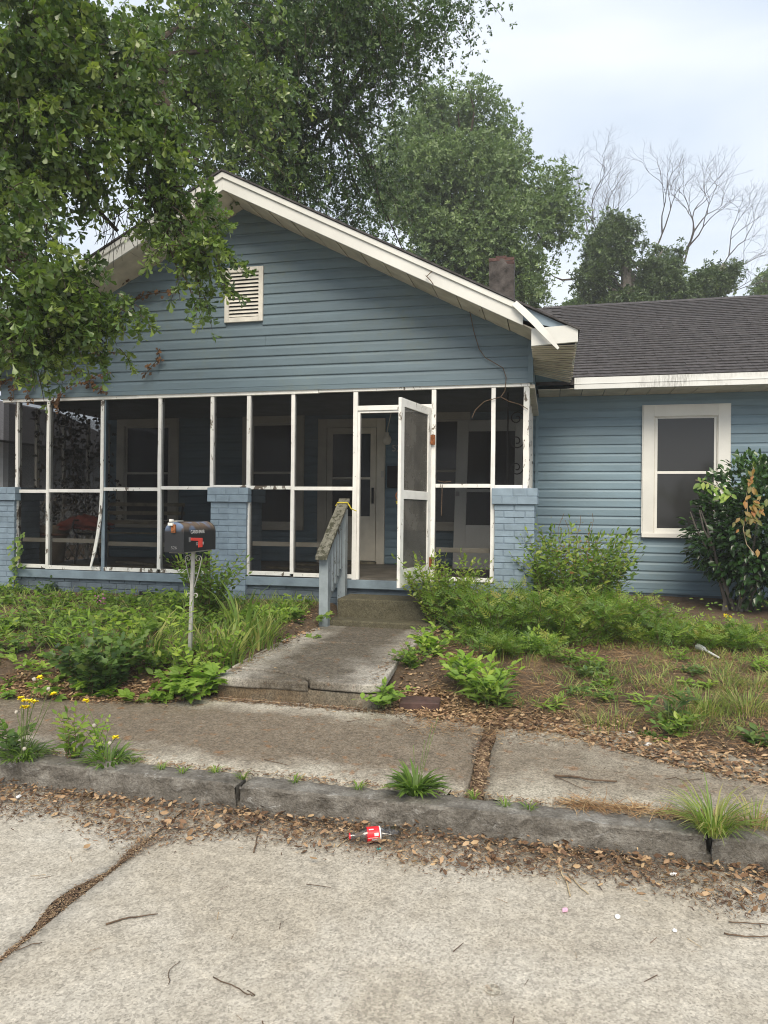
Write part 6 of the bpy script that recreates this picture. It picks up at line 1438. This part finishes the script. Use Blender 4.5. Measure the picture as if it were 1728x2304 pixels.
# second oak behind the ridge
oak2 = thing('oak_tree', 'tall dark oak behind the gable with drooping twigs against the sky', 'tree', (-5.6, 15.4, .4))
B2 = [(470, 130, 11, 1.1), (580, 90, 11, 1.1), (690, 60, 11, 1.0), (790, 50, 11, .9), (880, 40, 11.2, .75), (955, 25, 11.2, .5), (1010, -5, 11.2, .35), (560, 240, 11, .9), (660, 190, 11, .9), (760, 130, 11, .7), (840, 105, 11.2, .42), (930, 60, 11.2, .35), (610, 330, 11, .7), (700, 290, 11.2, .75), (770, 240, 11.4, .42), (540, 360, 10.6, .45), (740, 380, 11.8, .65), (810, 340, 12, .5), (800, 440, 12.2, .6), (850, 400, 12.4, .4), (870, 500, 12.6, .5), (905, 560, 13, .33), (690, 420, 11.8, .45), (860, 290, 12.4, .22), (640, 400, 11.2, .4), (720, -40, 11, 1.0), (520, -30, 11, 1.1)]
sp, c_ = make_sprays(B2, 2500, .66, 7, .75, 411, 1.25, -.04, .7, .25)
m = MB(); b0 = Vector((-5.6, 15.4, .1)); fk = Vector((-5.2, 14.8, 4.4)); m.tube([b0, b0 + Vector((.1, -.1, 1.5)), b0 + Vector((.25, -.3, 3.2)), fk], [.46, .36, .31, .28], 12); m.build('trunk', 'bark', oak2)
m = MB(); h1 = at(600, 260, 12.2); h2 = at(760, 260, 12.6); h3 = at(560, 120, 11.8); limb(m, fk, h1, .2, .12, 1, .05); limb(m, h1, h2, .10, .06, 2, .05); limb(m, h1, h3, .11, .06, 3, .05)
for i, (b, c) in enumerate(zip(B2, c_)): limb(m, h2 if b[1] > 230 or b[0] > 760 else h3, c, .04, .010, 30 + i, .05, 6, 5)
for pts, dr, wv in sp[::3]: m.tube(pts, .004, 3, False)
m.build('limbs', 'bark', oak2)
big_mesh('crown', foliage(sp, .085, OAKC, 413, .05), 'oak_leaf_back', oak2)

# rounder tree farther back
t3 = thing('background_tree', 'round pale green tree behind the house left of the vine snag', 'tree', (at(1075, 700, 24).x, at(1075, 700, 24).y, .3))
B3 = [(885, 390, 24, 1.0), (915, 320, 24, .9), (960, 265, 24, 1.2), (1030, 250, 24, 1.2), (1055, 205, 24, .5), (985, 205, 24, .5), (1090, 285, 24, 1.0), (1140, 340, 24, 1.1), (1190, 390, 24, 1.0), (1230, 360, 24, .55), (1260, 430, 24, .8), (1285, 500, 24, .7), (1180, 460, 23, 1.1), (1120, 420, 23, 1.2), (1030, 380, 23, 1.2), (950, 400, 23, 1.3), (920, 490, 23, 1.1), (1000, 500, 23, 1.2), (970, 580, 23, 1.1), (1060, 560, 23, 1.2), (1150, 540, 23, 1.2), (1130, 620, 23, 1.0), (1210, 520, 24, .8), (1200, 620, 24, .75), (1195, 670, 24, .8), (1060, 640, 23.5, 1.0), (1250, 545, 24, .4)]
sp, c_ = make_sprays([(b[0] - (28 if b[0] > 1170 else 0), b[1], b[2], b[3] * .85) for b in B3], 4400, .60, 5, -.1, 421, .62, -.04, .15, .30)
b0 = Vector((t3.location.x, t3.location.y, .0)); fk = b0 + Vector((0, 0, 5.0)); m = MB(); m.tube([b0, b0 + Vector((.1, 0, 2.5)), fk], [.5, .4, .34], 10); m.build('trunk', 'bark', t3)
m = MB(); h1 = at(1050, 470, 24.5); h2 = at(1120, 420, 24.3); limb(m, fk, h1, .28, .2, 1, .03); limb(m, h1, h2, .18, .1, 2, .03)
for i, (b, c) in enumerate(zip(B3, c_)): limb(m, h2 if b[0] > 1090 else h1, c, .09, .025, 50 + i, .05, 6, 5)
m.build('limbs', 'bark', t3)
big_mesh('crown', foliage(sp, .15, OAKC5, 423, .14, .6, 0), 'tree_leaf_far', t3)

# snags wrapped in vines, and the bare tree behind them
def vine_tree(name, label, blobs, n, seed, mat='vine_leaf_far', foot=None):
    f = at(*foot); t = thing(name, label, 'tree', (f.x, f.y, .2)); sp, c_ = make_sprays([(b[0], b[1], b[2], b[3] * .82) for b in blobs], n, .34, 5, .3, seed, .9, -.08, .6, .3)
    m = MB(); top = c_[0]; m.tube([Vector((f.x, f.y, 0)), Vector((f.x, f.y, f.z)).lerp(top, .4), top], [.3, .22, .12], 8)
    for i, c in enumerate(c_[1:]): limb(m, Vector((f.x, f.y, f.z)), c, .10, .03, seed + i, .03, 6, 5)
    m.build('trunk', 'bark_grey', t); big_mesh('crown', foliage(sp, .15, OAKC5, seed + 3, .12, .6, .3), mat, t); return t
vine_tree('vine_snag', 'broken tree trunk smothered in dark vines above the wing roof', [(1380, 500, 28, .45), (1365, 545, 28, .75), (1350, 590, 28, .85), (1335, 625, 28, .7), (1410, 520, 28, .4), (1440, 585, 28, .85), (1490, 565, 28, .85), (1530, 600, 28, .55), (1420, 640, 28, .9), (1490, 630, 28, .95), (1370, 660, 28, .9), (1440, 680, 28, 1.1), (1510, 670, 28, .9)], 2100, 431, foot=(1430, 690, 28))
vine_tree('vine_snag', 'small leaning vine-covered stump right of the big vine snag', [(1630, 598, 28, .45), (1610, 620, 28, .6), (1585, 645, 28, .6), (1555, 665, 28, .6)], 750, 441, foot=(1565, 690, 28))
vine_tree('distant_tree', 'green tree top at the right edge above the wing roof', [(1745, 640, 34, 1.1), (1725, 655, 34, .7)], 500, 451, 'tree_leaf_far', (1745, 690, 34))
vine_tree('distant_tree', 'low bright tree top just over the roof beside the chimney tree', [(1312, 690, 32, .6), (1340, 685, 32, .5), (1290, 700, 32, .5)], 450, 456, 'tree_leaf_far', (1320, 720, 32))
bare = thing('bare_tree', 'leafless pale tree with fine forked branches behind the vine snag', 'tree', (at(1480, 700, 30).x, at(1480, 700, 30).y, .2)); m = MB(); R_ = random.Random(77); segs = [0]
def grow(p, d, L, r, depth):
    if segs[0] > 9000: return
    pts = [p]; n = 3
    for i in range(n):
        d = (d + Vector((R_.gauss(0, .14), R_.gauss(0, .14), R_.gauss(0, .10) + .03))).normalized(); pts.append(pts[-1] + d * (L / n))
    m.tube(pts, [r, r * .85, r * .72, r * .58], 3 if depth > 1 else 5, False); segs[0] += 1
    if depth >= 7: return
    k = 2 if R_.random() < .55 else 3
    for i in range(k):
        ax = Vector((R_.gauss(0, 1), R_.gauss(0, .6), R_.gauss(0, .5))).normalized(); nd = (d + ax * R_.uniform(.35, .75)).normalized()
        grow(pts[-1 if i < 2 else 2], nd, L * R_.uniform(.62, .85), r * .60, depth + 1)
fb_ = Vector((bare.location.x, bare.location.y, 0)); ft = at(1480, 660, 30); m.tube([fb_, fb_.lerp(ft, .5) + Vector((.2, 0, 0)), ft], [.3, .24, .2], 8)
for (u0, v0, u1, v1, r) in ((1430, 600, 1390, 540, .055), (1470, 580, 1490, 525, .06), (1540, 590, 1562, 520, .06), (1500, 640, 1545, 560, .07), (1370, 580, 1335, 500, .045), (1340, 600, 1325, 560, .035), (1600, 640, 1640, 575, .045), (1570, 665, 1640, 620, .04), (1330, 660, 1345, 600, .03), (1590, 680, 1650, 655, .03), (1420, 640, 1400, 560, .05)):
    a, b = at(u0, v0, 30), at(u1, v1, 30); limb(m, ft, a, .07, r * .7, u0, .02, 5, 5); limb(m, a, b, r * .7, r * .5, u1, .02, 4, 5)
    for q in range(2): grow(b, ((b - a).normalized() + Vector((R_.gauss(0, .3), R_.gauss(0, .2), .15))).normalized(), 1.05, r * .58, 1)
m.build('branches', 'bark_faded', bare)
m = MB(); m.tube([at(1440, 600, 29), at(1400, 570, 29), at(1345, 545, 29)], [.06, .05, .04], 6)
# bare limb reaching out to the left of the vine snag
m.tube([at(1345, 605, 28), at(1320, 612, 28), at(1290, 628, 28), at(1265, 630, 28), at(1245, 622, 28)], [.07, .055, .045, .035, .02], 6); m.build('limb', 'bark', bare)

# ================================================================== HOUSE NEXT DOOR, glimpsed through the left end of the porch
nb = thing('neighbour_house', 'white clapboard house next door glimpsed through the left porch screens', 'house', (-13.5, 13, .3))
nw = MB().box(-16, -11.02, 8.6, 17, .0, 3.0).build('wall', 'white_siding', nb)
for k in range(24):
    m = MB(); z0 = .15 + k * .118; m.prism([(-11.02, 8.6, z0), (-11.0, 8.6, z0), (-11.012, 8.6, z0 + .118), (-11.02, 8.6, z0 + .118)], (0, 8.4, 0)); m.build('siding_board', 'white_siding', nw)
MB().prism([(-16.4, 8.2, 2.95), (-10.6, 8.2, 2.95), (-13.5, 8.2, 4.3)], (0, 9.2, 0)).build('roof', 'shingle', nb)

# ================================================================== AIR
hz = MB().box(-290, 290, -290, 290, -1.3, 19.0); hz = hz.build('haze', None); tag(hz, 'thin pale summer haze', 'haze', kind='stuff')
hm = bpy.data.materials.new('haze'); hm.use_nodes = True; hn = hm.node_tree.nodes; hn.remove(hn['Principled BSDF'])
pvn = hn.new('ShaderNodeVolumePrincipled'); pvn.inputs['Color'].default_value = (.92, .95, 1, 1); pvn.inputs['Density'].default_value = 0.0022; pvn.inputs['Anisotropy'].default_value = 0.0
hm.node_tree.links.new(pvn.outputs['Volume'], hn['Material Output'].inputs['Volume']); hz.data.materials.append(hm)
